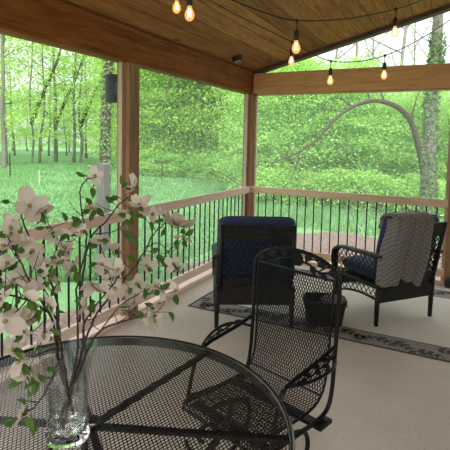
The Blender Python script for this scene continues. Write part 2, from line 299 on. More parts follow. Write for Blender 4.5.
BRANCHES=[
 dict(label='upright dogwood branch with its pale tip before the grey fence post',stem=[(1.5451, -4.9144, 0.775), (1.5369, -4.8887, 0.988), (1.5389, -4.8603, 1.1728), (1.5499, -4.8321, 1.3033), (1.5324, -4.8226, 1.3838), (1.5084, -4.8153, 1.4782), (1.529, -4.8009, 1.5238)],twigs=[],flowers=[(1.5487, -4.7903, 1.5307, 0.75), (1.55, -4.8098, 1.429, 0.6)],leaves=[(1.5144, -4.8081, 1.5266, -0.0136, -0.0123, 0.0161), (1.542, -4.7968, 1.4951, 0.0032, 0.0055, -0.0328), (1.5368, -4.8137, 1.4607, 0.0114, 0.0103, -0.0261), (1.5671, -4.801, 1.4294, 0.0144, 0.0118, -0.0262), (1.5535, -4.8091, 1.4163, 0.003, -0.0077, -0.0277), (1.5244, -4.8276, 1.374, -0.0197, -0.0145, 0.0261)]),
 dict(label='tall dogwood branch with hanging white bracts in front of the wooden post',stem=[(1.5607, -4.9172, 0.7814), (1.5518, -4.8906, 1.0084), (1.5594, -4.8595, 1.1921), (1.5598, -4.8248, 1.3289), (1.5882, -4.7828, 1.3867), (1.6135, -4.7545, 1.4343), (1.6317, -4.7318, 1.4595)],twigs=[[(1.5659, -4.8089, 1.3462), (1.6074, -4.7761, 1.3517), (1.6297, -4.7636, 1.3651)]],flowers=[(1.6503, -4.7194, 1.4926, 0.85), (1.6739, -4.7231, 1.4422, 0.9), (1.6437, -4.7411, 1.4123, 0.6)],leaves=[(1.6215, -4.7447, 1.4993, -0.0018, 0.0019, 0.0324), (1.6148, -4.7513, 1.4635, -0.0216, -0.0183, -0.0063), (1.6401, -4.7565, 1.3847, 0.0224, 0.0176, -0.0069), (1.6361, -4.7614, 1.3524, 0.0285, 0.0201, -0.0134), (1.6512, -4.7548, 1.3399, 0.0263, 0.0181, -0.0232), (1.6518, -4.7361, 1.4222, 0.0067, 0.0072, -0.0333), (1.5985, -4.7613, 1.4437, -0.0172, -0.0138, 0.0197)]),
 dict(label='longest dogwood branch reaching right, bunched bracts at its tip before the far left railing',stem=[(1.5469, -4.8915, 0.7692), (1.531, -4.8578, 0.9903), (1.5675, -4.7971, 1.0857), (1.6183, -4.729, 1.1825), (1.6505, -4.6963, 1.2407), (1.6688, -4.6715, 1.2893), (1.6816, -4.6501, 1.3315), (1.7101, -4.6208, 1.3713)],twigs=[[(1.6688, -4.6715, 1.2893), (1.7012, -4.6538, 1.3035), (1.7329, -4.6402, 1.2739), (1.7523, -4.6443, 1.2432)], [(1.6183, -4.729, 1.1825), (1.6008, -4.7438, 1.2447), (1.5906, -4.7566, 1.2864)]],flowers=[(1.669, -4.6395, 1.3977, 0.75), (1.7056, -4.6325, 1.3933, 0.8), (1.734, -4.6198, 1.3736, 0.9), (1.7597, -4.5967, 1.3588, 0.85), (1.7754, -4.6141, 1.3256, 0.8), (1.7556, -4.6432, 1.2365, 0.8), (1.5904, -4.7564, 1.2897, 0.85), (1.7773, -4.6333, 1.2236, 0.6), (1.6752, -4.6849, 1.2279, 0.8)],leaves=[(1.642, -4.6541, 1.3868, -0.0241, -0.0184, 0.0072), (1.6672, -4.6538, 1.372, 0.007, 0.0079, -0.0281), (1.7138, -4.6318, 1.3527, -0.0042, -0.0112, -0.0261), (1.7548, -4.6255, 1.315, 0.0013, 0.0049, -0.0283), (1.7061, -4.6659, 1.2655, 0.0189, 0.0142, -0.0246), (1.6787, -4.6679, 1.2726, 0.0231, 0.0193, 0.0093), (1.719, -4.6491, 1.2533, 0.0134, 0.0108, -0.0317), (1.6446, -4.6994, 1.2406, -0.0214, -0.0155, 0.0244), (1.779, -4.6009, 1.3271, 0.0171, 0.0172, 0.0197)]),
 dict(label='low dogwood branch stretching right over the table rim, drooping white flowers at its end',stem=[(1.5636, -4.9036, 0.791), (1.5586, -4.8766, 1.001), (1.6175, -4.8424, 1.0494), (1.6711, -4.8016, 1.075), (1.7207, -4.7746, 1.0951), (1.7538, -4.7566, 1.1085)],twigs=[[(1.6175, -4.8424, 1.0494), (1.6498, -4.7862, 1.1179), (1.6847, -4.7546, 1.1474), (1.7345, -4.7151, 1.181)]],flowers=[(1.761, -4.7554, 1.0803, 0.95), (1.7749, -4.7215, 1.1305, 0.85), (1.8017, -4.6935, 1.1663, 0.75), (1.6855, -4.7508, 1.1861, 0.8), (1.7347, -4.7153, 1.1777, 0.7), (1.6893, -4.7652, 1.1284, 1.0), (1.7376, -4.766, 1.0955, 0.7)],leaves=[(1.799, -4.7226, 1.106, 0.0095, 0.0092, -0.0275), (1.7182, -4.7358, 1.1675, -0.0036, -0.0107, -0.0238), (1.7235, -4.7477, 1.1293, 0.0202, 0.0155, -0.0177), (1.6796, -4.783, 1.1094, -0.0195, -0.0154, 0.0144), (1.7613, -4.7138, 1.1686, 0.0156, 0.0165, 0.0211)]),
 dict(label="dogwood branch just right of the vase, flowers before the wooden post's foot",stem=[(1.5781, -4.9298, 0.794), (1.5765, -4.9106, 1.0222), (1.6003, -4.8931, 1.0837), (1.6328, -4.8589, 1.1571), (1.6658, -4.838, 1.2039), (1.6773, -4.8287, 1.244)],twigs=[[(1.6003, -4.8931, 1.0837), (1.5916, -4.8923, 1.1443), (1.6054, -4.8812, 1.1903)]],flowers=[(1.6156, -4.8749, 1.2027, 0.95), (1.672, -4.836, 1.1918, 1.0), (1.677, -4.8283, 1.2502, 0.8), (1.6254, -4.842, 1.2647, 0.75), (1.6063, -4.8345, 1.3332, 0.6), (1.6024, -4.8867, 1.1446, 0.75), (1.6473, -4.844, 1.2433, 0.7)],leaves=[(1.6391, -4.8482, 1.2431, -0.0185, -0.0147, 0.0165), (1.6184, -4.8564, 1.2702, -0.0171, -0.0162, -0.008), (1.7006, -4.819, 1.2201, 0.0177, 0.0164, 0.0079), (1.6128, -4.8806, 1.154, 0.0109, 0.0097, -0.0293), (1.6456, -4.851, 1.1728, 0.0142, 0.0154, 0.0168)]),
 dict(label='dogwood branch leaning left, topped by one large wide-open flower before the left lawn',stem=[(1.5773, -4.9409, 0.8), (1.5745, -4.9442, 1.0354), (1.5656, -4.9615, 1.1466), (1.5526, -4.9817, 1.2489), (1.5346, -4.9974, 1.3029), (1.5114, -5.0148, 1.3674), (1.4959, -5.0279, 1.4368), (1.5049, -5.0216, 1.4567)],twigs=[[(1.5346, -4.9974, 1.3029), (1.5393, -4.9902, 1.3575), (1.5526, -4.9694, 1.3904)], [(1.5526, -4.9817, 1.2489), (1.5542, -4.9643, 1.31), (1.5597, -4.9466, 1.3517)]],flowers=[(1.515, -5.0164, 1.457, 1.25), (1.5319, -4.9757, 1.439, 0.8), (1.5559, -4.9689, 1.376, 1.0), (1.5789, -4.9425, 1.2877, 1.0), (1.5933, -4.9256, 1.2678, 0.9), (1.5638, -4.9355, 1.3261, 0.7), (1.466, -5.0343, 1.409, 0.6), (1.569, -4.9639, 1.2289, 0.8), (1.6086, -4.9085, 1.3745, 0.6)],leaves=[(1.4665, -5.0402, 1.4671, -0.0149, -0.0141, 0.0032), (1.5359, -4.9968, 1.4306, 0.0091, 0.0093, -0.0235), (1.5725, -4.9355, 1.4048, -0.0022, -0.0053, 0.0301), (1.5888, -4.9282, 1.3935, 0.0187, 0.017, 0.0082), (1.5424, -4.9854, 1.3948, -0.0178, -0.0162, -0.0051), (1.5597, -4.9466, 1.3517, 0.0154, 0.0161, 0.0168), (1.522, -5.0102, 1.3591, -0.0091, -0.013, -0.0188)]),
 dict(label='dogwood branch crowded with pale flowers at the left edge of the bouquet',stem=[(1.584, -4.9589, 0.8123), (1.5967, -4.9764, 1.0535), (1.5904, -5.006, 1.1371), (1.5758, -5.0407, 1.2117), (1.5597, -5.0656, 1.2776), (1.5407, -5.0809, 1.3419), (1.528, -5.0948, 1.3865)],twigs=[[(1.5758, -5.0407, 1.2117), (1.5676, -5.0396, 1.2721), (1.5655, -5.0469, 1.3296)], [(1.5904, -5.006, 1.1371), (1.5823, -5.0052, 1.1934), (1.5678, -5.0199, 1.2384)]],flowers=[(1.5316, -5.0911, 1.408, 0.8), (1.5625, -5.0475, 1.3404, 1.0), (1.5758, -5.0327, 1.3026, 0.75), (1.5296, -5.1004, 1.3119, 0.9), (1.5376, -5.0891, 1.2665, 0.8), (1.5756, -5.0265, 1.2472, 0.8), (1.549, -5.0746, 1.3662, 0.7), (1.5175, -5.1024, 1.3596, 0.8), (1.5659, -5.0646, 1.2534, 0.8), (1.552, -5.0804, 1.1528, 0.75), (1.6049, -5.0069, 1.3007, 0.7)],leaves=[(1.5187, -5.0999, 1.381, -0.0098, -0.0102, 0.0169), (1.5422, -5.0825, 1.315, -0.0079, -0.0127, -0.0227), (1.5524, -5.0653, 1.3235, 0.0135, 0.0149, 0.0152), (1.5205, -5.1095, 1.2611, -0.0005, -0.0089, -0.0221), (1.5823, -5.0179, 1.3057, 0.0144, 0.0152, 0.0128), (1.5702, -5.0424, 1.2253, -0.0165, -0.016, -0.0094), (1.5485, -5.0766, 1.2177, -0.0032, -0.0104, -0.0223)]),
 dict(label='low arching dogwood branch whose biggest bracts are cut by the left edge',stem=[(1.5598, -4.9284, 0.7875), (1.6059, -4.9699, 1.074), (1.6136, -5.0058, 1.1332), (1.6218, -5.0638, 1.1942), (1.6239, -5.1154, 1.2353), (1.6079, -5.1662, 1.2633), (1.5932, -5.196, 1.2647)],twigs=[[(1.6218, -5.0638, 1.1942), (1.6302, -5.0616, 1.1704), (1.6196, -5.0594, 1.1287)], [(1.6239, -5.1154, 1.2353), (1.6217, -5.1407, 1.2169), (1.6177, -5.1663, 1.2044)]],flowers=[(1.6203, -5.1767, 1.1985, 1.1), (1.6235, -5.115, 1.2429, 0.9), (1.6251, -5.0501, 1.2041, 0.95), (1.6202, -5.0601, 1.118, 1.0), (1.633, -5.1144, 1.1946, 0.8), (1.6154, -5.1855, 1.2555, 0.9), (1.6131, -5.117, 1.1517, 0.7)],leaves=[(1.616, -5.1532, 1.2353, -0.0116, -0.014, -0.0155), (1.6299, -5.0932, 1.1974, 0.0057, 0.0074, -0.0256), (1.6307, -5.0424, 1.1303, 0.0154, 0.0134, -0.013), (1.6233, -5.1425, 1.1868, 0.0074, 0.0084, -0.0249), (1.6119, -5.0664, 1.0936, -0.0087, -0.0123, -0.0136), (1.6277, -5.0289, 1.1726, 0.0171, 0.0158, 0.0037)]),
 dict(label="drooping dogwood branch hanging over the vase's left side down to the mesh tabletop",stem=[(1.5553, -4.9079, 0.7908), (1.5853, -4.9506, 1.0282), (1.6166, -5.0025, 1.0249), (1.6147, -5.0295, 0.9844), (1.603, -5.0507, 0.9396), (1.5882, -5.0718, 0.912), (1.5775, -5.089, 0.9067)],twigs=[[(1.5924, -4.9687, 1.0374), (1.6055, -5.0274, 1.0619), (1.6015, -5.0743, 1.0638), (1.5879, -5.1044, 1.0569)], [(1.6147, -5.0295, 0.9844), (1.6026, -5.0463, 0.992), (1.5954, -5.06, 1.0051)]],flowers=[(1.5707, -5.0932, 0.8985, 0.7), (1.5786, -5.1093, 1.054, 0.85), (1.586, -5.0973, 1.02, 0.7), (1.5931, -5.0615, 1.0023, 0.65), (1.5711, -5.121, 1.0927, 0.8)],leaves=[(1.5746, -5.0764, 0.939, -0.0038, 0.0067, 0.0213), (1.5984, -5.0807, 0.8801, -0.0008, 0.0034, -0.0336), (1.5917, -5.0638, 0.9832, 0.0017, -0.0084, -0.0295), (1.591, -5.082, 1.0366, -0.0084, -0.0124, -0.016), (1.6109, -5.0396, 1.0197, 0.0183, 0.0146, -0.0163), (1.5523, -5.104, 0.8817, -0.0187, -0.0165, -0.0022), (1.5706, -5.0799, 0.9225, -0.0154, -0.0129, 0.0194)]),
]
CORDNEAR=[(0.9196, -3.6615, 2.6559), (1.0525, -3.4273, 2.6312), (1.2224, -3.1767, 2.5784), (1.3876, -2.9507, 2.529), (1.5277, -2.7451, 2.5215), (1.7732, -2.3312, 2.6089), (2.0844, -1.8776, 2.7695), (2.281, -1.5969, 2.9056), (2.501, -1.3013, 3.0756)]
CORDFAR=[(0.6346, -3.2797, 2.8886), (0.6942, -3.0304, 2.819), (0.8156, -2.2989, 2.7568), (1.0681, -1.5038, 2.6598), (1.2584, -1.4734, 2.544), (1.4519, -1.4386, 2.46), (1.6876, -1.3187, 2.4608), (1.9198, -1.1949, 2.525), (2.1743, -1.0534, 2.6631), (2.4678, -0.8847, 2.8852), (2.6342, -0.7869, 3.0358)]
ARCH=[(1.9285, 8.8164, -0.146), (1.7976, 8.8308, 0.7806), (1.6269, 8.7019, 1.5865), (1.3813, 8.5311, 2.3492), (1.0817, 8.2984, 2.7177), (0.6926, 8.0042, 2.9037), (0.3189, 7.7025, 2.9137), (-0.1145, 7.3527, 2.7212), (-0.5302, 6.9948, 2.3327), (-0.8129, 6.8156, 1.9278), (-1.1676, 6.4871, 1.5215), (-1.5581, 6.268, 1.2864), (-1.9643, 5.931, 1.0828)]
ARCHB=[[(0.6926, 8.0042, 2.9037), (0.5697, 7.972, 3.25), (0.6159, 8.0465, 3.8332)], [(1.3813, 8.5311, 2.3492), (1.4777, 8.6371, 3.0015), (1.6644, 8.7713, 3.4492)], [(-1.3125, 6.4033, 1.4052), (-1.3917, 6.3283, 1.0083), (-1.5151, 6.2209, 0.4975)], [(-0.1145, 7.3527, 2.7212), (-0.4354, 7.2114, 2.9714), (-0.8095, 7.0053, 2.7905), (-1.4112, 6.6378, 2.0882)], [(0.3189, 7.7025, 2.9137), (0.1923, 7.6757, 3.3439), (0.0125, 7.6243, 3.8016)]]
IVYR=[(2.0331, 7.1851, -0.1056), (2.025, 7.2323, 0.4807), (1.9907, 7.308, 1.5462), (1.9538, 7.4056, 2.8783), (2.0028, 7.5239, 3.9458), (1.9923, 7.6117, 5.0119), (1.9476, 7.7753, 7.1435)]
IVYL=[(-8.4464, 6.2711, -1.0804), (-8.465, 6.3424, -0.1567), (-8.5107, 6.4433, 1.264), (-8.544, 6.5817, 3.0404), (-8.5774, 6.72, 4.8169), (-8.6494, 6.9007, 7.3033)]

# ------------------------------------------------------------------ setting
Y0,X1=-7.1,5.6                                  # porch extends past the camera
ZR,ZBT,ZBB=1.02,2.632,2.33
structure(MB().box((-.16,Y0,-.5),(X1,.16,0)).build('floor',M['concrete']))
structure(MB().prism([(-.6,2.65-.156),(X1,2.65+.26*X1),(X1,2.85+.26*X1),(-.6,2.85-.156)],Y0,.15,'y').build('ceiling',M['ceil']))
# left beam in two lengths meeting on the post, far beam, rake board
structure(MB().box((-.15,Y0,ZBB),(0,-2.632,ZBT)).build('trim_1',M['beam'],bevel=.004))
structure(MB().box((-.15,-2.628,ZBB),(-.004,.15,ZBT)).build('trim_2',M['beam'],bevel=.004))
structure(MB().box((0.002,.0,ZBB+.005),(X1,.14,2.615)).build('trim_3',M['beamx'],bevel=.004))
structure(MB().prism([(0.0,2.60),(X1,2.60+.26*X1),(X1,2.652+.26*X1),(0.0,2.652)],-.012,.12,'y').build('trim_4',M['rake']))
# posts
def post(name,x0,y0,w=.14,d=.14,z1=ZBB):
    return structure(MB().box((x0,y0,0),(x0+w,y0+d,z1)).build(name,M['post'],bevel=.004))
post('trim_5',-.14,0.0); post('trim_6',-.145,-2.705,.14,.145); post('trim_7',2.545,0.0,.14,.14,ZBB+.005); post('trim_8',-.14,-5.40)
# floor plates under the rails
structure(MB().box((-.13,-5.26,0),(-.0,-2.705,.04)).build('trim_9',M['raily'],bevel=.003))
structure(MB().box((-.13,-2.56,0),(-.0,-.0,.04)).build('trim_10',M['raily'],bevel=.003))
structure(MB().box((0.0,.0,0),(2.545,.12,.04)).build('trim_11',M['railx'],bevel=.003))
# the house wall the shed roof leans on, right of the frame
structure(MB().box((4.9,Y0,0),(5.02,.14,3.9)).build('wall_right',plain('tan_siding',(.42,.37,.30),.8,var=.1)))
# screened openings
def screen(name,a,b,axis,mat='screen'):
    """a,b: the opening's near and far ends along axis"""
    w=MB(); fr=MB(); z0,z1=.04,ZBB
    if axis=='y':
        w.add([(-.085,a,z0),(-.085,b,z0),(-.085,b,z1),(-.085,a,z1)],[(0,1,2,3)])
        for y in (a,b-.035): fr.box((-.10,y,z0),(-.06,y+.035,z1))
    else:
        w.add([(a,.085,z0),(b,.085,z0),(b,.085,z1),(a,.085,z1)],[(0,1,2,3)])
        for x in (a,b-.035): fr.box((x,.06,z0),(x+.035,.10,z1))
        fr.box((a,.06,z1-.02),(b,.10,z1))
    o=structure(w.build(name,M[mat])); fr.build('screen_frame',M['strip'],o); return o
screen('window_1',-5.26,-2.705,'y','screenlowhaze'); screen('window_2',-2.56,0.0,'y'); screen('window_3',0.0,2.545,'x')
# railings
def railing(label,a,b,axis):
    t=thing('railing',label,'railing',(0,0,0),0,'porch railings')
    m=M['raily'] if axis=='y' else M['railx']
    def bx(u0,u1,z0,z1,w0,w1):
        return MB().box((w0,u0,z0),(w1,u1,z1)) if axis=='y' else MB().box((u0,-w1,z0),(u1,-w0,z1))
    bx(a,b,ZR-.092,ZR,-.042,-.002).build('top_rail',m,t,bevel=.003)
    bx(a,b,.095,.185,-.042,-.002).build('bottom_rail',m,t,bevel=.003)
    n=round((b-a)/.118)
    for k in range(1,n):
        u=a+(b-a)*k/n
        p=(-.022,u) if axis=='y' else (u,.022)
        MB().tube([(p[0],p[1],.184),(p[0],p[1],ZR-.09)],.0085,8).build('baluster',M['black'],t,True)
    return t
railing('near left wood railing with black balusters, behind the dogwood bouquet',-5.26,-2.705,'y')
railing('left wood railing with black balusters between the middle post and the corner',-2.56,0.0,'y')
railing('far wood railing with black balusters behind the two wicker armchairs',0.0,2.545,'x')
# grounds
structure(MB().add([(-140,-60,-.5),(60,-60,-.5),(60,140,-.5),(-140,140,-.5)],[(0,1,2,3)]).build('lawn',M['lawn']))
def mulch():
    b=MB(); rr=random.Random(3)
    def sheet(x0,x1,y0,y1,st,edge):
        nx=int((x1-x0)/st); ny=int((y1-y0)/st); vs=[];fs=[]
        for j in range(ny+1):
            for i in range(nx+1):
                x=x0+(x1-x0)*i/nx; y=y0+(y1-y0)*j/ny
                h=.03+.035*noise.noise((x*5,y*5,0))+.03*noise.noise((x*14,y*14,3))
                e=min(1,edge(x,y)/.25); vs.append((x,y,-.5+(max(.004,h*e+.02*e) if e>0 else -.03)))
        for j in range(ny):
            for i in range(nx):
                a=j*(nx+1)+i; fs.append((a,a+1,a+nx+2,a+nx+1))
        b.add(vs,fs)
    wob=lambda t: .35*math.sin(t*1.3)+.2*math.sin(t*3.1+1)
    sheet(-1.4,5.0,.17,5.2,.07,lambda x,y:max(0,min(4.75+wob(x)-y,x+1.3+wob(y)*.5)))
    sheet(-1.75,-.17,-7,-.6,.07,lambda x,y:max(0,x+1.62+wob(y)*.4))
    return b
mo=structure(mulch().build('mulch_bed',M['mulch'],None,True))
structure(MB().box((-3,-16,-.5),(9,Y0-.02,-.06)).build('bounce_slab',M['concrete']))  # unseen slab added behind the porch to bounce neutral light inside
# ------------------------------------------------------------------ grass and weeds
def grass_patch():
    g=np.random.default_rng(5); n=52000
    th=np.radians(g.uniform(-4,62,n)); d=7+g.random(n)**1.7*34
    x=2.58-d*np.sin(th); y=-5.89+d*np.cos(th)
    keep=~(((x>-1.6)&(y<5.0)&(y>.1))|((x>-1.8)&(y<.5))); x,y,d=x[keep],y[keep],d[keep]; n=len(x)
    h=g.uniform(.08,.20,n)*(1+.5*np.sin(x*.9)*np.sin(y*.7)); w=.012+d*.0011
    a=g.uniform(0,2*PI,n); lx,ly=g.normal(0,.05,n),g.normal(0,.05,n); z=np.full(n,-.5)
    v=np.empty((n,3,3)); v[:,0]=np.c_[x-w*np.cos(a),y-w*np.sin(a),z]; v[:,1]=np.c_[x+w*np.cos(a),y+w*np.sin(a),z]; v[:,2]=np.c_[x+lx,y+ly,z+h]
    me=bpy.data.meshes.new('lawn_grass'); me.from_pydata(v.reshape(-1,3).tolist(),[],np.arange(3*n).reshape(n,3).tolist()); me.materials.append(M['grass'])
    o=bpy.data.objects.new('lawn_grass',me); C.objects.link(o); o['kind']='stuff'; tag(o,'bright green grass blades covering the lawn beyond the porch','grass'); return o
grass_patch()
def leafcloud(pts, nrm, size, aspect, seed):
    """diamond leaves at the points, numpy"""
    g=np.random.default_rng(seed); n=len(pts)
    nn=nrm/np.linalg.norm(nrm,axis=1,keepdims=True); t=g.normal(size=(n,3)); t-=nn*(t*nn).sum(1,keepdims=True); t/=np.linalg.norm(t,axis=1,keepdims=True); b=np.cross(nn,t)
    s=(size*g.uniform(.6,1.35,n))[:,None]; v=np.empty((n,4,3))
    v[:,0]=pts-t*s*.5; v[:,1]=pts+b*s*.5*aspect-nn*s*.06; v[:,2]=pts+t*s*.5; v[:,3]=pts-b*s*.5*aspect-nn*s*.06
    return v.reshape(-1,3),np.arange(4*n).reshape(n,4)
def crown(name, seed, z0, z1, rad, nspray, nleaf, size, mat, shape=1.0, flat=.14, spread=.55, low=.35):
    g=np.random.default_rng(seed); u=g.random(nspray)**shape; z=z0+(z1-z0)*u
    prof=np.sqrt(np.clip(1-((u-low)/np.where(u>low,1-low+.03,low+.12))**2,0.02,1))
    rr=rad*prof*np.sqrt(g.random(nspray))*1.0; a=g.uniform(0,2*PI,nspray)
    c=np.c_[rr*np.cos(a),rr*np.sin(a),z-.12*rr]
    o=g.normal(size=(nspray,nleaf,3))*np.array([spread,spread,flat])*g.uniform(.6,1.3,(nspray,1,1))
    o[:,:,2]-=.18*(o[:,:,0]**2+o[:,:,1]**2)
    pts=(c[:,None,:]+o).reshape(-1,3); pts=pts[pts[:,2]>.05]
    nr=g.normal(size=pts.shape)*.55+np.array([0,0,1.0])
    v,f=leafcloud(pts,nr,size,.62,seed+1)
    me=bpy.data.meshes.new(name); me.from_pydata(v.tolist(),[],f.tolist()); me.materials.append(mat); return me
def trunkmesh(name, seed, h, r, nb, zb, blen, mat, wob=.02, up=.7):
    q=random.Random(seed); b=MB(); pts=[]; x=y=0
    for k in range(9):
        pts.append((x,y,h*k/8-.1)); x+=q.gauss(0,wob*h*.35); y+=q.gauss(0,wob*h*.35)
    sp=spline(pts,2); n=len(sp); b.tube(sp,[r*(1-.85*i/(n-1))*(1.25 if i==0 else 1) for i in range(n)],7)
    for k in range(nb):
        t=zb+(1-zb)*(k+.5)/nb*.95; p=sp[int(t*(n-1))]; a=q.uniform(0,2*PI); L=blen*(1-.55*t)*q.uniform(.6,1.2)
        d=Vector((math.cos(a),math.sin(a),up*q.uniform(.4,1.3))); e=[p]
        for i in range(4): e.append(e[-1]+d*L/4+Vector((q.gauss(0,.06),q.gauss(0,.06),q.gauss(.03,.05)))*L)
        r0=r*(1-.8*t)*.5; b.tube(spline(e,2),[r0*(1-.9*i/8)+.004 for i in range(9)],5)
        for s in range(3):
            p2=e[1+s]; a2=a+q.choice((-1,1))*q.uniform(.5,1.1); d2=Vector((math.cos(a2),math.sin(a2),q.uniform(.2,.9)))
            b.tube([p2,p2+d2*L*.2,p2+d2*L*.36+Vector((0,0,.06*L))],[r0*.45,r0*.3,.004],4)
    return b.mesh(name,mat,True)
def tree(name,label,cat,group,tm,fm,loc,rz=0,sc=1.0):
    t=thing(name,label,cat,loc,rz,group); t.scale=(sc,)*3
    for nm,me in (('trunk',tm),('foliage',fm)):
        if me:
            o=bpy.data.objects.new(nm,me); C.objects.link(o); o.parent=t
    return t
def pol(deg,d,z=-.5): return (2.58-d*math.sin(math.radians(deg)),-5.89+d*math.cos(math.radians(deg)),z)
# kinds of tree
K={}
K['tall']=[(trunkmesh('trunk_tall%d'%i,20+i,17,.12,10,.22,4.2,M['bark']),crown('crown_tall%d'%i,30+i,2.2,17,3.6,160,26,.24,M['leaf'],.95,.16,.62,.4)) for i in range(3)]
K['dense']=[(trunkmesh('trunk_dense%d'%i,40+i,12,.15,10,.15,3.2,M['barkpale']),crown('crown_dense%d'%i,50+i,1.1,12,3.0,270,44,.16,M['leaf'],.9,.16,.55)) for i in range(3)]
K['under']=[(trunkmesh('trunk_under%d'%i,60+i,5.2,.06,9,.12,2.3,M['barkpale'],.04),crown('crown_under%d'%i,70+i,.25,5.4,2.1,250,52,.105,M['leafdeep'],.95,.10,.42)) for i in range(3)]
K['bare']=[(trunkmesh('trunk_bare%d'%i,80+i,16,.10,15,.22,4.6,M['barktwig'],.02,1.0),crown('crown_bare%d'%i,90+i,6,16,3.2,36,12,.13,M['leaf'],.9,.2,.6)) for i in range(2)]
K['shrub']=[(None,crown('crown_shrub%d'%i,100+i,.05,1.3,.9,90,36,.10,M['leafdeep'],1.0,.10,.25,.2)) for i in range(2)]
LAB={'tall':'tall thin-trunked tree at the far edge of the left lawn, high airy crown',
 'dense':'leafy bright green tree in the wall of woods beyond the porch screens',
 'under':'low layered green tree in the thicket behind the far railing',
 'bare':'nearly bare twiggy tree against the white sky over the far beam',
 'shrub':'low leafy bush along the shaded edge of the woods'}
GRP={'tall':'tall trees past the lawn','dense':'dense wood trees','under':'understory trees behind the far railing','bare':'bare trees against the sky','shrub':'bushes at the wood edge'}
def plant(kind,deg,d,sc=None):
    ms=rnd.choice(K[kind]); s=sc or rnd.uniform(.85,1.2)
    nm={'tall':'tall_tree','dense':'leafy_tree','under':'understory_tree','bare':'bare_tree','shrub':'bush'}[kind]
    return tree(nm,LAB[kind],'bush' if kind=='shrub' else 'tree',GRP[kind],ms[0],ms[1],pol(deg,d),rnd.uniform(0,6.28),s)
for i in range(15): plant('tall',39.5+i*1.5+rnd.uniform(-.6,.6),rnd.uniform(38,62))
for i in range(12): plant('dense',43+i*1.55,rnd.uniform(64,80),.8)
for i in range(13): plant('dense',23.5+i*1.35,rnd.uniform(26,32)+.35*i)
for i in range(12): plant('dense',22+i*1.6,rnd.uniform(36,46),1.25)
for i in range(12): plant('under',-2.5+i*2.2,rnd.uniform(17.5,19.5),rnd.uniform(.74,.84) if i<6 else rnd.uniform(.85,1.05))
for i in range(11): plant('under',-1.5+i*2.35,rnd.uniform(21.5,25),rnd.uniform(.8,.92) if i<6 else 1.15)
for i in range(10): plant('dense',-3+i*2.6,rnd.uniform(29,34),.40 if i<6 else .52)
for deg,d,s in ((20,25,.62),(22.5,23,.70),(18,27,.6)): plant('dense',deg,d,s)
for deg,d in ((14,27),(11,24),(9,30),(6.5,26),(4.8,31),(2.5,27),(-1,28)): plant('bare',deg,d)
for i in range(14): plant('shrub',24+i*1.2,24+.45*i+rnd.uniform(-1,1),rnd.uniform(.8,1.2))
for i in range(11): plant('shrub',-1+i*2.2,rnd.uniform(15.2,16.4),rnd.uniform(.7,1.0))
# single trees
def trunk_thing(name,label,path,r0,r1,mat=M['bark'],seg=10,cat='tree'):
    base=Vector(path[0]); base.z=-.5; t=thing(name,label,cat,base)
    sp=spline([Vector(p)-base for p in path],4); sp=[Vector((sp[0].x,sp[0].y,-.08))]+sp
    n=len(sp); MB().tube(sp,[r0+(r1-r0)*i/(n-1) for i in range(n)],seg).build('trunk',mat,t,True); return t,sp,base
def ivy_on(t,sp,r,n,seed,z1):
    g=np.random.default_rng(seed); pts=[];nr=[]
    for k in range(n):
        i=g.integers(0,len(sp)-1); f=g.random(); p=sp[i].lerp(sp[i+1],f)
        if p.z>z1*g.uniform(.8,1): continue
        a=g.uniform(0,2*PI); d=np.array([math.cos(a),math.sin(a),0]); pts.append(np.array(p)+d*(r*g.uniform(.95,1.25))); nr.append(d+g.normal(size=3)*.5)
    v,f=leafcloud(np.array(pts),np.array(nr),.10,.8,seed); me=bpy.data.meshes.new('ivy'); me.from_pydata(v.tolist(),[],f.tolist()); me.materials.append(M['ivy'])
    o=bpy.data.objects.new('ivy',me); C.objects.link(o); o.parent=t
t,sp,_=trunk_thing('ivy_tree','tall grey trunk wrapped in ivy, at the right behind the far railing',IVYR,.19,.12,M['barkpale']); ivy_on(t,sp,.18,2600,4,5.5)
t,sp,_=trunk_thing('ivy_tree','ivy-covered trunk beside the grey post, seen left of the wooden porch post',IVYL,.20,.14,M['barkdark']); ivy_on(t,sp,.19,2200,5,7)
t,sp,base=trunk_thing('arching_tree','bent bare tree arching left from behind the right ivy trunk',ARCH,.115,.014,M['barkdark'])
for br in ARCHB:
    q=spline([Vector(p)-base for p in br],3); MB().tube(q,[.03*(1-.85*i/(len(q)-1)) for i in range(len(q))],6).build('branch',M['barkdark'],t,True)
for lab,deg,d,r,lean in (('stout reddish trunk at the far left edge of the lawn view',53.2,33,.16,.0),('forked dark trunk standing before the light gap in the woods',47.6,44,.20,-.02),('dark trunk at the back of the lawn, right of the forked one',44.9,42,.12,.02),('slim trunk on the left lawn between the reddish and the forked trunk',50.3,40,.09,.01)):
    p=Vector(pol(deg,d)); path=[p+Vector((lean*z+.12*math.sin(z*.8+deg),.1*math.sin(z),z)) for z in (0,2,4,6,9,13)]
    t,sp,_=trunk_thing('lawn_tree',lab,path,r,r*.4,M['bark'],8)
    if 'forked' in lab:
        MB().tube(spline([(0,0,3.2),(.9,.3,5.5),(2.2,.6,8),(3.2,.8,11)],3),[.16,.15,.14,.13,.12,.11,.1,.08,.06,.04],7).build('fork',M['barkdark'],t,True)
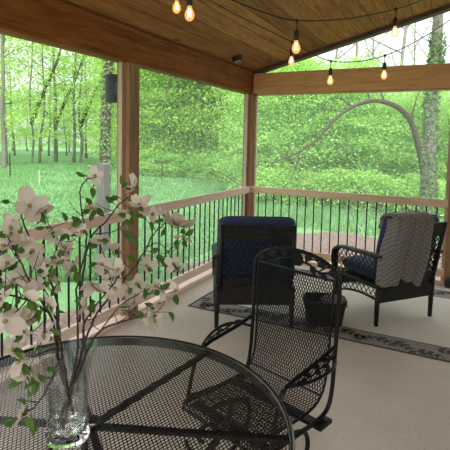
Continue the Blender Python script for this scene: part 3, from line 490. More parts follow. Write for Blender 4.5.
# fence post, stakes on the lawn
tag(MB().prism([(-.085,-.5),(.085,-.5),(.085,1.20),(.06,1.225),(-.06,1.225),(-.085,1.20)],-.085,.085,'y').build('fence_post',M['greywood'],bevel=.006),'square grey weathered post standing on the lawn left of the porch post','post').location=(-2.98,.25,0)
o=MB().tube([(0,0,0),(0,0,.7)],.025,6).build('garden_stake',plain('pale_stake',(.5,.5,.47),.7)); o.location=(*pol(49.5,22)[:2],-.5); tag(o,'short pale stake stuck in the left lawn','stake')
o=MB().tube([(0,0,0),(0,0,1.3)],.03,6).build('garden_stake',M['black']); o.location=(*pol(52.6,26)[:2],-.5); tag(o,'thin dark stake stuck in the lawn near the reddish trunk','stake')
t=thing('wooden_sign','small grey board on one leg at the lawn edge, seen in the middle screen','sign',pol(35.0,23)); MB().box((-.03,-.03,0),(.03,.03,1.1)).build('leg',M['barkdark'],t); MB().box((-.35,-.045,.98),(.30,-.03,1.10)).build('board',M['barkdark'],t); t.rotation_euler.z=.5
# weedy clumps beside the porch
def clump(label,x,y,h,r,n,seed):
    g=np.random.default_rng(seed); pts=np.c_[g.normal(0,r*.5,n),g.normal(0,r*.5,n),g.random(n)*h+.03]; nr=g.normal(size=(n,3))*.6+np.array([0,0,1])
    v,f=leafcloud(pts,nr,.085,.55,seed); me=bpy.data.meshes.new('weed_clump'); me.from_pydata(v.tolist(),[],f.tolist()); me.materials.append(M['grass'])
    o=bpy.data.objects.new('weed_clump',me); C.objects.link(o); o.location=(x,y,-.5); return tag(o,label,'plant')
clump('leafy weed clump outside the left railing, next to the dark-backed armchair',-1.35,.0,.55,.5,420,1)
clump('leafy weed clump outside the left railing, just right of the porch post',-1.7,-.65,.45,.5,380,2)
for i,(dg,d) in enumerate(((51,11.5),(48,12.5),(45.8,11),(53,14))):
    clump(['broad pale weed patch on the lawn at far left','pale weed patch on the lawn behind the upright dogwood tip','pale weed patch near the grey fence post','weed patch by the left edge, beyond the first weeds'][i],*pol(dg,d)[:2],.4,1.0,500,10+i)
# ------------------------------------------------------------------ fixtures
t=thing('wall_sconce','dark cylindrical up-and-down light on the outer side of the porch post','lamp',(-.26,-2.64,2.115))
MB().lathe([(.050,-.125),(.062,-.125),(.062,.125),(.050,.125),(.050,.06),(.0,.06)],24,cap=False).build('shade',M['dark_plastic'],t,True,sharp=40)
MB().lathe([(.0,-.06),(.050,-.06),(.050,-.125)],24,cap=False).build('reflector',M['dark_plastic'],t,True,sharp=40)
MB().box((.055,-.035,-.05),(.115,.035,.05)).build('bracket',M['dark_plastic'],t,bevel=.004)
nx=Vector((-.26,0,1)).normalized()
t=thing('ceiling_box','small dark round box on the ceiling near the far left corner','detector',(.1424,-.845,2.687)); t.rotation_euler=(0,-math.atan(.26),0)
MB().lathe([(.0,-.055),(.05,-.055),(.062,-.045),(.065,0.0)],24,cap=False).build('cover',M['dark_plastic'],t,True,sharp=40)
MB().lathe([(.0,-.056),(.02,-.061),(.045,-.057)],20,cap=False).build('lens',plain('grey_lens',(.3,.3,.28),.3),t,True)
def string(label,pts,drops):
    b=Vector(pts[0]); t=thing('string_lights',label,'string lights',b,0,'string lights')
    sp=spline([Vector(p)-b for p in pts],6); MB().tube(sp,.0045,6).build('cord',M['cord'],t,True)
    for k in drops:
        p=Vector(pts[k])-b
        s=MB(); s.tube([p,p-Vector((0,0,.075))],.004,6); s.lathe([(.0,-.065),(.010,-.068),(.018,-.085),(.019,-.135),(.015,-.140),(0,-.14)],14,p,cap=False); s.lathe([(.0,.012),(.011,.01),(.012,-.012),(.0,-.014)],10,p,cap=False)
        so=s.build('socket',M['cord'],t,True,sharp=50)
        bl=MB().lathe([(.0,-.137),(.012,-.140),(.016,-.155),(.028,-.180),(.031,-.197),(.027,-.215),(.014,-.229),(0,-.232)],18,p,cap=False).build('bulb',M['bulb'],so,True)
        f=MB()
        for a in range(4):
            ca,sa=math.cos(a*PI/2),math.sin(a*PI/2); f.tube([p+Vector((ca*.005,sa*.005,-.158)),p+Vector((ca*.011,sa*.011,-.205))],.0022,5)
        f.build('filament',M['filament'],so)
    return t
string('nearer string of lit amber bulbs crossing in front of the ceiling boards',CORDNEAR,(1,4,6))
t=string('farther string of lit amber bulbs hanging in front of the far beam',CORDFAR,(1,3,5,7))
p=Vector(CORDFAR[3])-Vector(CORDFAR[0])
# ------------------------------------------------------------------ rug
t=thing('area_rug','flat outdoor rug, cream field with dark leafy border, under the wicker armchairs','rug',(.28,-2.14,0))
W,DD,BW=2.95,1.87,.27
def rug_border():
    b=MB(); z=.006
    for (x0,y0,x1,y1) in ((0,0,W,BW),(0,DD-BW,W,DD),(0,BW,BW,DD-BW),(W-BW,BW,W,DD-BW)): b.box((x0,y0,.0005),(x1,y1,z))
    b.cur=1
    for (x0,y0,x1,y1) in ((0,0,W,.022),(0,DD-.022,W,DD),(0,.022,.022,DD-.022),(BW-.012,BW-.012,W-BW,BW),(BW-.012,DD-BW,W-BW,DD-BW+.012),(BW-.012,BW,BW,DD-BW)): b.box((x0,y0,z),(x1,y1,z+.0008))
    q=random.Random(8); b.cur=2
    def leaf(cx,cy,a,L,w):
        vs=[];n=5
        for s in (1,-1):
            for i in range(n):
                u=i/(n-1); xx=L*u; yy=s*w*math.sin(PI*u**.8)
                vs.append((cx+xx*math.cos(a)-yy*math.sin(a),cy+xx*math.sin(a)+yy*math.cos(a),z+.001))
        b.add(vs,[(i,i+1,n+i+1,n+i) for i in range(n-1)])
    def frond(x,y,a,bend,n):
        for k in range(n):
            s=.02; nx_,ny_=x+s*math.cos(a),y+s*math.sin(a)
            w=.0035; px,py=-math.sin(a)*w,math.cos(a)*w
            b.add([(x-px,y-py,z+.001),(nx_-px,ny_-py,z+.001),(nx_+px,ny_+py,z+.001),(x+px,y+py,z+.001)],[(0,1,2,3)])
            x,y=nx_,ny_; a+=bend
            if k%3==1:
                L=.085*(1-.5*k/n); leaf(x,y,a+.8,L,L*.30); leaf(x,y,a-.8,L,L*.30)
        leaf(x,y,a,.05,.012)
    def strip(x0,y0,ang,length):
        s=.06
        while s<length-.12:
            side=q.choice((-1,1)); off=.135+side*.07
            X=x0+s*math.cos(ang)-off*math.sin(ang); Y=y0+s*math.sin(ang)+off*math.cos(ang)
            frond(X,Y,ang-side*q.uniform(.1,.9),side*q.uniform(-.05,.10),q.randint(8,12)); s+=q.uniform(.11,.19)
    strip(0,0,0,W); strip(W,DD,PI,W); strip(0,DD-.05,-PI/2,DD-.1)
    return b
rug_border().build('border',[M['rugtaupe'],M['rugblack'],plain('rug_leaf_charcoal',(.055,.05,.045),.95,var=.3,nscale=120)],t)
MB().box((BW,BW,.0005),(W-BW,DD-BW,.006)).build('center_field',M['rugfield'],t)
# ------------------------------------------------------------------ wicker armchairs
def cushion(w,d,h,name,mat,parent,M4,e=.22,crown_=.25):
    nu,nv=28,14; vs=[];fs=[]
    sg=lambda v,p: math.copysign(abs(v)**p,v)
    for j in range(nv+1):
        ph=-PI/2+PI*j/nv
        for i in range(nu):
            th=2*PI*i/nu; cp=sg(math.cos(ph),.45)
            x=w/2*cp*sg(math.cos(th),e); y=d/2*cp*sg(math.sin(th),e); z=h/2*sg(math.sin(ph),.7)
            z*=1+crown_*(1-(2*x/w)**2)*(1-(2*y/d)**2)-crown_*.4
            vs.append(M4@Vector((x,y,z)))
    for j in range(nv):
        for i in range(nu):
            k=(i+1)%nu; fs.append((j*nu+i,j*nu+k,(j+1)*nu+k,(j+1)*nu+i))
    o=MB().add(vs,fs).build(name,mat,parent,True)
    pp=MB(); ring=[]
    for i in range(48):
        th=2*PI*i/48; ring.append(M4@Vector((w/2*1.005*sg(math.cos(th),e),d/2*1.005*sg(math.sin(th),e),0)))
    pp.tube(ring,.006,6,True); pp.build('piping',mat,o,True)
    return o
def lattice(b,poly_in,u0,u1,v0,v1,mapf,pitch,w,t):
    """crossed diagonal strands inside the region, mapped to 3-D"""
    n=int((u1-u0+v1-v0)/pitch)+2
    for sgn in (1,-1):
        for k in range(-n,2*n):
            c=u0+k*pitch; seg=[]
            steps=60
            for i in range(steps+1):
                v=v0+(v1-v0)*i/steps; u=c+sgn*(v-v0)*.9
                if u0<=u<=u1 and poly_in(u,v): seg.append(mapf(u,v,sgn*t*.5))
                else:
                    if len(seg)>1: ribbon(b,seg[::6]+[seg[-1]],w,t)
                    seg=[]
            if len(seg)>1: ribbon(b,seg[::6]+[seg[-1]],w,t)
def ribbon(b,pts,w,t):
    q=[Vector(pts[0])]
    for p in pts[1:]:
        if (Vector(p)-q[-1]).length>1e-4: q.append(Vector(p))
    if len(q)>1: b.tube(q,w/2,5)
HW=.33; BX=.305; LEAN=.125                                             # half width of the frame
def back_pt(x,z): return Vector((x,-.02-LEAN*max(0,(z-.38))/.6,z))   # leaning back plane, y behind the seat
def armchair(label,loc,ang):
    t=thing('wicker_armchair',label,'armchair',loc,ang)
    for sx in (-1,1):
        MB().tube([(sx*HW,.0,.012),(sx*HW,.0,.20),(sx*HW,-.01,.39)],[.019,.023,.025],10).build('leg',M['wicker'],t,True)
        MB().tube([(sx*HW,.60,.012),(sx*HW,.59,.22),(sx*HW,.58,.34)],[.019,.023,.025],10).build('leg',M['wicker'],t,True)
    s=MB(); s.box((-HW,-.022,.225),(HW,.02,.40)); s.box((-HW,.56,.23),(HW,.60,.385))
    for sx in (-1,1): s.box((sx*HW-.02,.0,.352),(sx*HW+.02,.58,.385))
    s.box((-HW+.02,.02,.35),(HW-.02,.56,.378))
    s.build('seat_frame',M['wicker'],t,bevel=.006)
    # back
    for sx in (-1,1): MB().tube([back_pt(sx*BX,.36),back_pt(sx*BX,.66),back_pt(sx*BX,.955)],[.022,.020,.018],8).build('back_post',M['strand'],t,True)
    for (z0,z1) in ((.82,.955),(.39,.475)):
        b=MB(); p=[back_pt(-BX+.005,z0),back_pt(BX-.005,z0),back_pt(BX-.005,z1),back_pt(-BX+.005,z1)]; th=Vector((0,.025,0))
        b.add([q-th*.4 for q in p]+[q+th*.6 for q in p],[(0,1,2,3),(7,6,5,4),(0,4,5,1),(1,5,6,2),(2,6,7,3),(3,7,4,0)])
        b.build('woven_band',M['wicker'],t,bevel=.006)
    l=MB(); lattice(l,lambda u,v:True,-BX+.01,BX-.01,.47,.825,lambda u,v,o:back_pt(u,v)+Vector((0,o-.004,0)),.052,.0105,.008); l.build('back_lattice',M['strand'],t,True)
    # arms
    for sx in (-1,1):
        a=MB(); X=sx*(HW+.004)
        prof=spline([(X,-.075,.662),(X,.05,.652),(X,.30,.640),(X,.50,.628),(X,.595,.595),(X,.63,.53),(X,.625,.42),(X,.60,.30)],4)
        n=len(prof); vs=[]
        for i,p in enumerate(prof):
            d=(prof[min(i+1,n-1)]-prof[max(i-1,0)]).normalized(); nn=Vector((0,-d.z,d.y))
            wd=.046 if i<n*.55 else .046-.018*(i/n-.55)/.45
            for (ux,un) in ((-1,-.5),(-.8,.6),(0,1),(.8,.6),(1,-.5),(0,-.9)): vs.append(p+Vector((ux*wd,0,0))+nn*un*.02)
        fs=[(i*6+k,i*6+(k+1)%6,(i+1)*6+(k+1)%6,(i+1)*6+k) for i in range(n-1) for k in range(6)]+[(5,4,3,2,1,0),tuple((n-1)*6+k for k in range(6))]
        a.add(vs,fs); ao=a.build('armrest',M['wicker'],t,True)
        l=MB()
        def inside(u,v):
            lowz=.25-.14*u+.04*math.sin(PI*max(0,min(1,u/.60))); return v>lowz and v<.655-.02*u and not(u<0 and v<.42-u*2.2)
        lattice(l,inside,-.10,.605,.22,.66,lambda u,v,o:Vector((sx*(HW+.002)+o,u,v)),.062,.0085,.007)
        ed=[Vector((sx*(HW+.002),u,.25-.14*u+.04*math.sin(PI*u/.60))) for u in [.6*i/14 for i in range(15)]]
        l.tube(ed,.012,6); l.build('side_lattice',M['strand'],t,True)
    cushion(.59,.60,.15,'seat_cushion',M['navy'],t,Matrix.Translation((0,.30,.452)))
    tilt=math.atan(LEAN/.6)
    Mb=Matrix.Translation((0,.015,.725))@Matrix.Rotation(tilt,4,'X')@Matrix.Rotation(PI/2,4,'X')
    cushion(.665,.575,.15,'back_cushion',M['navy'],t,Mb)
    return t
A1=Vector((.80,-2.49)); B1=Vector((1.37,-2.17)); c1=(A1+B1)/2; ang1=math.atan2((B1-A1).y,(B1-A1).x)
armchair('dark wicker armchair with navy cushions seen from behind, nearest the left railing',(c1.x,c1.y,.007),ang1)
A2=Vector((2.03,-1.74)); B2=Vector((2.45,-1.23)); c2=(A2+B2)/2; ang2=math.atan2((B2-A2).y,(B2-A2).x)
armchair('dark wicker armchair at the right seen side-on, grey throw over its back',(c2.x,c2.y,.007),ang2)
# throw over the back of the right chair
def throw():
    L_=[]; 
    # cross-section: hem in front of the back cushion, over the top, down the rear
    top=1.02
    def sec(x):
        q=[]
        for z in (.90,.95,.985): q.append((back_pt(x,z).y+.13,z))
        q.append((back_pt(x,top).y+.11,top)); q.append((back_pt(x,top).y+.03,top+.018)); q.append((back_pt(x,1.01).y-.045,1.01))
        for z in (.93,.84,.74,.64,.53,.42): q.append((back_pt(x,z).y-.062-.02*(1-z),z))
        return q
    vs=[];fs=[];uv=[]; nx_=44
    x0,x1=-.385,.06
    for i in range(nx_+1):
        u=i/nx_; x=x0+(x1-x0)*u; s=spline([(0,a,b) for a,b in sec(x)],4); m=len(s)
        for j,p in enumerate(s):
            w=j/(m-1)
            r_=.012*math.sin(u*19+w*3)*(.3+w)+.008*math.sin(u*43+w*6)
            z=p.z-(.03*math.sin(u*7+1)+.015*math.sin(u*23))*(w>.55)*(w-.55)*2.2
            xx=x+.012*math.sin(w*14+u*3)*(1 if u<.1 or u>.9 else .3)
            yy=p.y-r_*(1 if w>.45 else -1)
            if u<.14:                                   # side edge folds forward round the post
                k=(.14-u)/.14; yy+=.13*k*(1 if w>.45 else .0); xx+=.05*k
            vs.append((xx,yy,z)); uv.append((u,w*2))
    for i in range(nx_):
        for j in range(m-1):
            a=i*m+j; fs.append((a,a+1,a+m+1,a+m))
    b=MB().add(vs,fs); o=b.build('throw_blanket',M['throw'],None,True)
    me=o.data; ul=me.uv_layers.new(name='UVMap')
    for l in me.loops: ul.data[l.index].uv=uv[l.vertex_index]
    sm=o.modifiers.new('s','SOLIDIFY'); sm.thickness=.022; sm.offset=1
    sb=o.modifiers.new('ss','SUBSURF'); sb.levels=1; sb.render_levels=1
    o.location=(c2.x,c2.y,.007); o.rotation_euler=(0,0,ang2)
    return tag(o,'fluffy grey throw with chevron ribs hanging over the right armchair','blanket')
throw()
# ------------------------------------------------------------------ basket
def basket():
    t=thing('storage_basket','black woven basket on the rug between the two armchairs','basket',(1.585,-1.86,.007),.35)
    b=MB(); prof=[(.82,0),(.86,.03),(.93,.12),(1.0,.215)]; n=36
    def ring(s,z,ins=0): 
        out=[]
        for k in range(n):
            a=2*PI*k/n; c,s_=math.cos(a),math.sin(a); out.append(((.19*s-ins)*math.copysign(abs(c)**.5,c),(.145*s-ins)*math.copysign(abs(s_)**.5,s_),z))
        return out
    rs=[ring(s,z) for s,z in prof]+[ring(s,z+.008,.012) for s,z in prof[::-1]]
    vs=[p for r_ in rs for p in r_]; fs=[(i*n+k,i*n+(k+1)%n,(i+1)*n+(k+1)%n,(i+1)*n+k) for i in range(len(rs)-1) for k in range(n)]+[tuple(range(n-1,-1,-1)),tuple((len(rs)-1)*n+k for k in range(n))]
    b.add(vs,fs).build('body',M['wicker'],t,True,sharp=40)
    MB().tube(ring(1.0,.218,.004),.013,8,True).build('rim',M['strand'],t,True)
    # rumpled cloth stuffed inside, lolling over the right rim
    vs=[];fs=[];nu,nv=40,20
    for j in range(nv+1):
        ph=-PI/2+PI*j/nv
        for i in range(nu):
            th=2*PI*i/nu; d=Vector((math.cos(ph)*math.cos(th),math.cos(ph)*math.sin(th),math.sin(ph)))
            k=1+.20*noise.noise(d*2.3)+.12*noise.noise(d*5.5+Vector((3,1,0)))
            vs.append((.12*d.x*k+.075,.09*d.y*k-.015,.07*d.z*k+.195))
    for j in range(nv):
        for i in range(nu):
            k=(i+1)%nu; fs.append((j*nu+i,j*nu+k,(j+1)*nu+k,(j+1)*nu+i))
    o=MB().add(vs,fs).build('rumpled_cloth',M['greycloth'],None,True); o.location=t.location; o.rotation_euler=t.rotation_euler
    tag(o,'crumpled charcoal grey cloth stuffed in the black basket','cloth')
basket()
o=MB().prism([(-.06,0),(.06,0),(.055,.085),(.045,.095),(-.045,.095),(-.055,.085)],-.05,.05,'y').build('storage_box',M['dark_plastic'],bevel=.004); o.location=(2.62,-.06,.001); tag(o,'small black box on the floor at the foot of the right-hand post','box')
# ------------------------------------------------------------------ expanded-metal mesh
def strand(b,p,q,w,t,nrm):
    b.bar(p,q,w,t,nrm)
def diamond(b,inside,u0,u1,v0,v1,pu,pv,mapf,nrmf,w,t):
    """diamond mesh lattice: nodes alternate, four strands meet at each"""
    nu=int((u1-u0)/pu)+1; nv=int((v1-v0)/(pv/2))+1
    for j in range(nv+1):
        v=v0+j*pv/2; off=(j%2)*pu/2
        for i in range(-1,nu+1):
            u=u0+i*pu+off
            if not inside(u,v): continue
            for du in (-pu/2,pu/2):
                u2,v2=u+du,v+pv/2
                if inside(u2,v2):
                    p=Vector(mapf(u,v)); q=Vector(mapf(u2,v2)); n=nrmf(u,v)
                    d=(q-p); sd=d.cross(n).normalized()*w/2; nn=n*t/2
                    o=len(b.v); b.v.extend([tuple(x) for x in (p-sd-nn,p+sd-nn,p+sd+nn,p-sd+nn,q-sd-nn,q+sd-nn,q+sd+nn,q-sd+nn)])
                    b.f.extend([(o,o+1,o+5,o+4),(o+1,o+2,o+6,o+5),(o+2,o+3,o+7,o+6),(o+3,o,o+4,o+7)]); b.mi.extend([0]*4)
# ------------------------------------------------------------------ round mesh table
TC=Vector((1.561,-4.8235,0)); TR=.655; TZ=.72
def table():
    t=thing('patio_table','round black wrought iron table with mesh top, foreground left','table',TC,.28)
    b=MB(); Rm=TR-.010
    diamond(b,lambda u,v:.026<math.hypot(u,v)<Rm,-Rm,Rm,-Rm,Rm,.0145,.0225,lambda u,v:(u,v,TZ-.002),lambda u,v:Vector((0,0,1)),.0027,.002)
    b.build('mesh_top',M['tablemesh'],t)
    r=MB(); r.tube([(TR*math.cos(a),TR*math.sin(a),TZ-.006) for a in [2*PI*k/96 for k in range(96)]],.0105,8,True)
    r.lathe([(TR+.006,-.008),(TR+.006,-.045),(TR+.002,-.045),(TR+.002,-.008)],96,(0,0,TZ),cap=False)
    r.build('rim',M['tablemesh'],t,True,sharp=50)
    MB().lathe([(.024,-.02),(.033,-.02),(.036,.003),(.024,.003),(.024,-.02)],24,(0,0,TZ),cap=False).build('umbrella_hole_ring',M['iron'],t,True,sharp=40)
    for k in range(6):
        a=k*PI/3+.12; d=Vector((math.cos(a),math.sin(a),0)); MB().bar(d*.03+Vector((0,0,TZ-.013)),d*(TR-.004)+Vector((0,0,TZ-.013)),.026,.014).build('support_bar',M['iron'],t,bevel=.003)
    for k in range(4):
        a=k*PI/2+.55; d=Vector((math.cos(a),math.sin(a),0)); Z=Vector((0,0,1))
        q=spline([d*.50+Z*.70,d*.47+Z*.60,d*.36+Z*.46,d*.31+Z*.34,d*.36+Z*.20,d*.47+Z*.08,d*.53+Z*.018,d*.565+Z*.022,d*.575+Z*.045],5)
        l=MB().tube(q,.013,8)
        s=[]
        for i in range(26):
            w=i/25*2.4*PI; rr=.075*(1-i/34); s.append(d*(.40+rr*math.cos(w)*-1)+Z*(.585-rr*math.sin(w)*1.0))
        l.tube(s,.008,6); l.build('leg',M['iron'],t,True)
    MB().tube([(.32*math.cos(x),.32*math.sin(x),.335) for x in [2*PI*k/48 for k in range(48)]],.009,8,True).build('brace_ring',M['iron'],t,True)
    return t
table()
# ------------------------------------------------------------------ wrought iron mesh armchair
F=Vector((-.2994,-.9541)); S=Vector((.9541,-.2994))
def iron_chair(loc,ang):
    t=thing('mesh_armchair','black wrought iron spring chair with mesh seat and leafy arched crest, at the table','chair',loc,ang)
    # local: x to the sitter's left-hand (photo right), y forward, z up
    def prof(s):                                    # s metres along the sling from the crest bar down
        pts=PROF; acc=0
        for a,b_ in zip(pts,pts[1:]):
            L=(b_-a).length
            if s<=acc+L or b_ is pts[-1]: return a.lerp(b_,min(1,(s-acc)/L)),(b_-a).normalized()
            acc+=L
    PROF=spline([(0,-.066,.985),(0,-.058,.80),(0,-.048,.61),(0,-.030,.475),(0,.025,.405),(0,.14,.385),(0,.32,.398),(0,.43,.41),(0,.475,.395),(0,.49,.365)],5)
    total=sum((b_-a).length for a,b_ in zip(PROF,PROF[1:]))
    sback=sum((b_-a).length for a,b_ in zip(PROF[:18],PROF[1:19]))
    def hw(s): return .240-.012*min(1,s/.6)
    def mp(u,s): p,_=prof(s); return Vector((u*hw(s)/.25,p.y,p.z))
    def nr(u,s): _,d=prof(s); return Vector((0,-d.z,d.y))
    for nm,s0,s1 in (('mesh_back',.0,sback),('mesh_seat',sback,total)):
        b=MB(); diamond(b,lambda u,v:abs(u)<=.25 and v<=s1+.001,-.25,.25,s0,s1,.0167,.034,mp,nr,.0038,.0025); b.build(nm,M['ironmesh'],t)
    # mesh border rods and crest bar
    f=MB()
    for sx in (-1,1): f.tube([mp(sx*.25,total*i/40) for i in range(41)],.006,6)
    f.tube([mp(-.25,0.0),mp(.25,0.0)],.0065,6); f.tube([mp(-.25,total),mp(.25,total)],.006,6); f.tube([mp(-.25,sback),mp(.25,sback)],.005,6)
    f.tube([mp(0,0),mp(0,sback*.55)],.0035,6) if False else None
    f.build('sling_border',M['iron'],t,True)
    # outer hoop: seat side, up the post, over the arch and down again
    o=[]
    for sx in (-1,1):
        side=[(sx*.262,.45,.365),(sx*.262,.25,.355),(sx*.262,.07,.35),(sx*.264,-.005,.375),(sx*.265,-.038,.45),(sx*.265,-.052,.60),(sx*.266,-.062,.77),(sx*.267,-.07,.955)]
        o.append(side)
    arch=[]
    for i in range(1,12):
        a=PI*i/12; arch.append((-.266*math.cos(a),-.072-.012*math.sin(a),.975+.115*math.sin(a)))
    path=spline(o[0]+arch+o[1][::-1],4); MB().tube(path,.0105,10).build('frame',M['iron'],t,True)
    # crest ornament in the plane of the back
    def cp(x,z): z=.985+(z-.93)*.85; return Vector((x,-.068-(z-.985)*.12,z))
    c=MB(); c.lathe([(0,-.006),(.036,-.006),(.040,0),(.036,.006),(0,.006)],18,cap=False)
    mt=Matrix.Translation(cp(-.01,1.005))@Matrix.Rotation(PI/2-.1,4,'X'); c.v=[tuple(mt@Vector(v)) for v in c.v]
    def flat_leaf(x,z,a,L,w):
        vs=[]; n=6
        for yy in (-.004,.004):
            for s in (1,-1):
                for i in range(n):
                    q=i/(n-1); l=L*q; k=s*w*math.sin(PI*q**.75); p=cp(x+l*math.cos(a)-k*math.sin(a),z+l*math.sin(a)+k*math.cos(a)); vs.append(p+Vector((0,yy,0)))
        fs=[]
        for i in range(n-1): fs+= [(i,i+1,n+i+1,n+i),(2*n+i,3*n+i,3*n+i+1,2*n+i+1),(i,2*n+i,2*n+i+1,i+1),(n+i,n+i+1,3*n+i+1,3*n+i)]
        c.add(vs,fs)
    for sx in (-1,1):
        c.tube(spline([cp(sx*.03,1.0),cp(sx*.09,.985),cp(sx*.15,.955),cp(sx*.205,.965),cp(sx*.245,.945)],5),.006,6)
        c.tube(spline([cp(sx*.05,.99),cp(sx*.10,1.02),cp(sx*.135,1.015),cp(sx*.14,.985)],5),.005,6)
        c.tube(spline([cp(sx*.14,.955),cp(sx*.19,.995),cp(sx*.225,.985),cp(sx*.215,.955)],5),.005,6)
        for x,z,a,L,w in ((.06,1.005,.9,.065,.020),(.10,.985,-1.1,.06,.018),(.14,.99,.6,.06,.02),(.165,.955,-.9,.05,.016),(.20,.965,.4,.05,.016),(.12,1.03,.1,.05,.015)):
            flat_leaf(sx*x,z,a if sx>0 else PI-a,L,w)
    c.build('leaf_crest',M['iron'],t)
    # arms: straight inner rail, rod bowing outward, leaf spray in the flat space between
    for sx in (-1,1):
        X=sx*.266; a=MB(); Z=lambda y: .665-.13*(y+.06)
        a.tube(spline([(X,-.058,.672),(X-sx*.002,.06,Z(.06)),(X-sx*.003,.18,Z(.18)),(X-sx*.005,.29,Z(.29)),(X-sx*.006,.36,.590),(X-sx*.004,.40,.50),(X,.43,.36)],5),.0095,8)
        a.tube(spline([(X,-.045,Z(-.06)-.055),(X+sx*.035,.0,Z(.0)-.03),(X+sx*.068,.07,Z(.07)-.012),(X+sx*.072,.15,Z(.15)-.006),(X+sx*.05,.24,Z(.24)-.004),(X+sx*.006,.325,Z(.325))],5),.0075,8)
        ao=a.build('armrest',M['iron'],t,True)
        c=MB(); P=lambda o,y: Vector((X+sx*o,y,Z(y)-.003))
        c.tube(spline([P(.012,-.01),P(.03,.04),P(.04,.09),P(.03,.15),P(.035,.20),P(.015,.28)],5),.0045,6)
        for o,y,an,L,w in ((.035,.02,.5,.04,.013),(.045,.05,2.3,.045,.014),(.05,.09,.5,.045,.014),(.045,.12,2.4,.04,.014),(.045,.15,.6,.045,.014),(.045,.19,2.2,.04,.013),(.035,.23,.9,.04,.012)):
            vs=[];n=6
            for dz in (-.003,.003):
                for sd in (1,-1):
                    for i in range(n):
                        q=i/(n-1); l=L*q; k=sd*w*math.sin(PI*q**.75); vs.append(P(o+l*math.cos(an)-k*math.sin(an)-.02,y+l*math.sin(an)+k*math.cos(an))+Vector((0,0,dz)))
            fs=[]
            for i in range(n-1): fs+=[(i,i+1,n+i+1,n+i),(2*n+i,3*n+i,3*n+i+1,2*n+i+1),(i,2*n+i,2*n+i+1,i+1),(n+i,n+i+1,3*n+i+1,3*n+i)]
            c.add(vs,fs)
        c.build('leaf_spray',M['iron'],ao)
    # spring base
    s=MB(); s.box((-.285,.03,.305),(.285,.085,.325)); s.box((-.285,.34,.305),(.285,.385,.325)); s.build('cross_bar',M['iron'],t,bevel=.004)
    for sx in (-1,1):
        MB().box((sx*.275-.022,.00,.318),(sx*.275+.022,.10,.340)).build('bracket',M['iron'],t,bevel=.004)
        q=spline([(sx*.19,.38,.315),(sx*.19,.22,.300),(sx*.19,.08,.26),(sx*.19,.04,.17),(sx*.19,.09,.07),(sx*.19,.20,.012),(sx*.19,.36,.012),(sx*.19,.46,.012)],5)
        MB().tube(q,.012,8).build('spring_leg',M['iron'],t,True)
    MB().tube([(-.19,.44,.012),(.19,.44,.012)],.011,8).build('floor_bar',M['iron'],t,True)
    return t
SM=Vector((1.793,-3.4575)); OC=Vector((1.844,-3.725))
iron_chair((OC.x,OC.y,0),math.atan2(S.y,S.x)+PI) if False else None
# ------------------------------------------------------------------ placed so that local +y is the way the sitter faces
iron_chair((OC.x,OC.y,0),math.atan2(F.y,F.x)-PI/2)
# ------------------------------------------------------------------ vase and dogwood branches
VB=Vector((1.5535,-4.9148,TZ+.001))
t=thing('glass_vase','clear cut-glass vase holding dogwood branches, on the mesh table','vase',VB,.2)
outer=[(.060,.034),(.060,.10),(.061,.16),(.064,.20),(.074,.25),(.092,.295)]
inner=[(.089,.296),(.070,.25),(.0600,.20),(.0565,.16),(.0555,.10),(.0545,.040),(.0545,.034)]
g=MB().lathe(outer+inner+outer[:1],12,cap=False); g.build('body',M['glass'],t)
MB().lathe([(0,0),(.052,0),(.066,.004),(.068,.022),(.0602,.0338),(0,.0338)],12,cap=False).build('base',M['glassbase'],t)
# raised diamond cutting round the lower half
d=MB()
for row in range(4):
    for k in range(12):
        a=2*PI*(k+.5*(row%2))/12; z=.05+row*.026; r_=.0598; e=Vector((math.cos(a),math.sin(a),0)); tt=Vector((-e.y,e.x,0)); c0=e*r_+Vector((0,0,z)); Z=Vector((0,0,1))
        d.add([c0+tt*.014-e*.003,c0+Z*.0125-e*.003,c0-tt*.014-e*.003,c0-Z*.0125-e*.003,c0+e*.006],[(0,1,4),(1,2,4),(2,3,4),(3,0,4),(3,2,1,0)])
d.build('cut_diamonds',M['glass'],t)
MB().lathe([(.0,.0345),(.052,.0348),(.0540,.0455),(.0552,.10),(.0562,.16),(.0580,.185),(0,.185)],12,cap=False).build('water',M['water'],t)
def dogleaf(b,p,d,q):
    p,d=Vector(p),Vector(d); L=max(.018,d.length); d=d.normalized(); side=d.cross(Vector((-.45,.89,-.08))).normalized()
    nn=side.cross(d); a=q.uniform(-.7,.7); sd=side*math.cos(a)+nn*math.sin(a); nn=sd.cross(d)
    n=7; vs=[];fs=[]
    for i in range(n):
        u=i/(n-1); w=L*.30*math.sin(PI*min(1,u**.85))*(1-.15*u); c=p+d*L*u-nn*L*.25*u*u
        vs+=[c-sd*w+nn*w*.35,c,c+sd*w+nn*w*.35]
    for i in range(n-1): fs+=[(i*3,i*3+1,i*3+4,i*3+3),(i*3+1,i*3+2,i*3+5,i*3+4)]
    b.add(vs,fs)
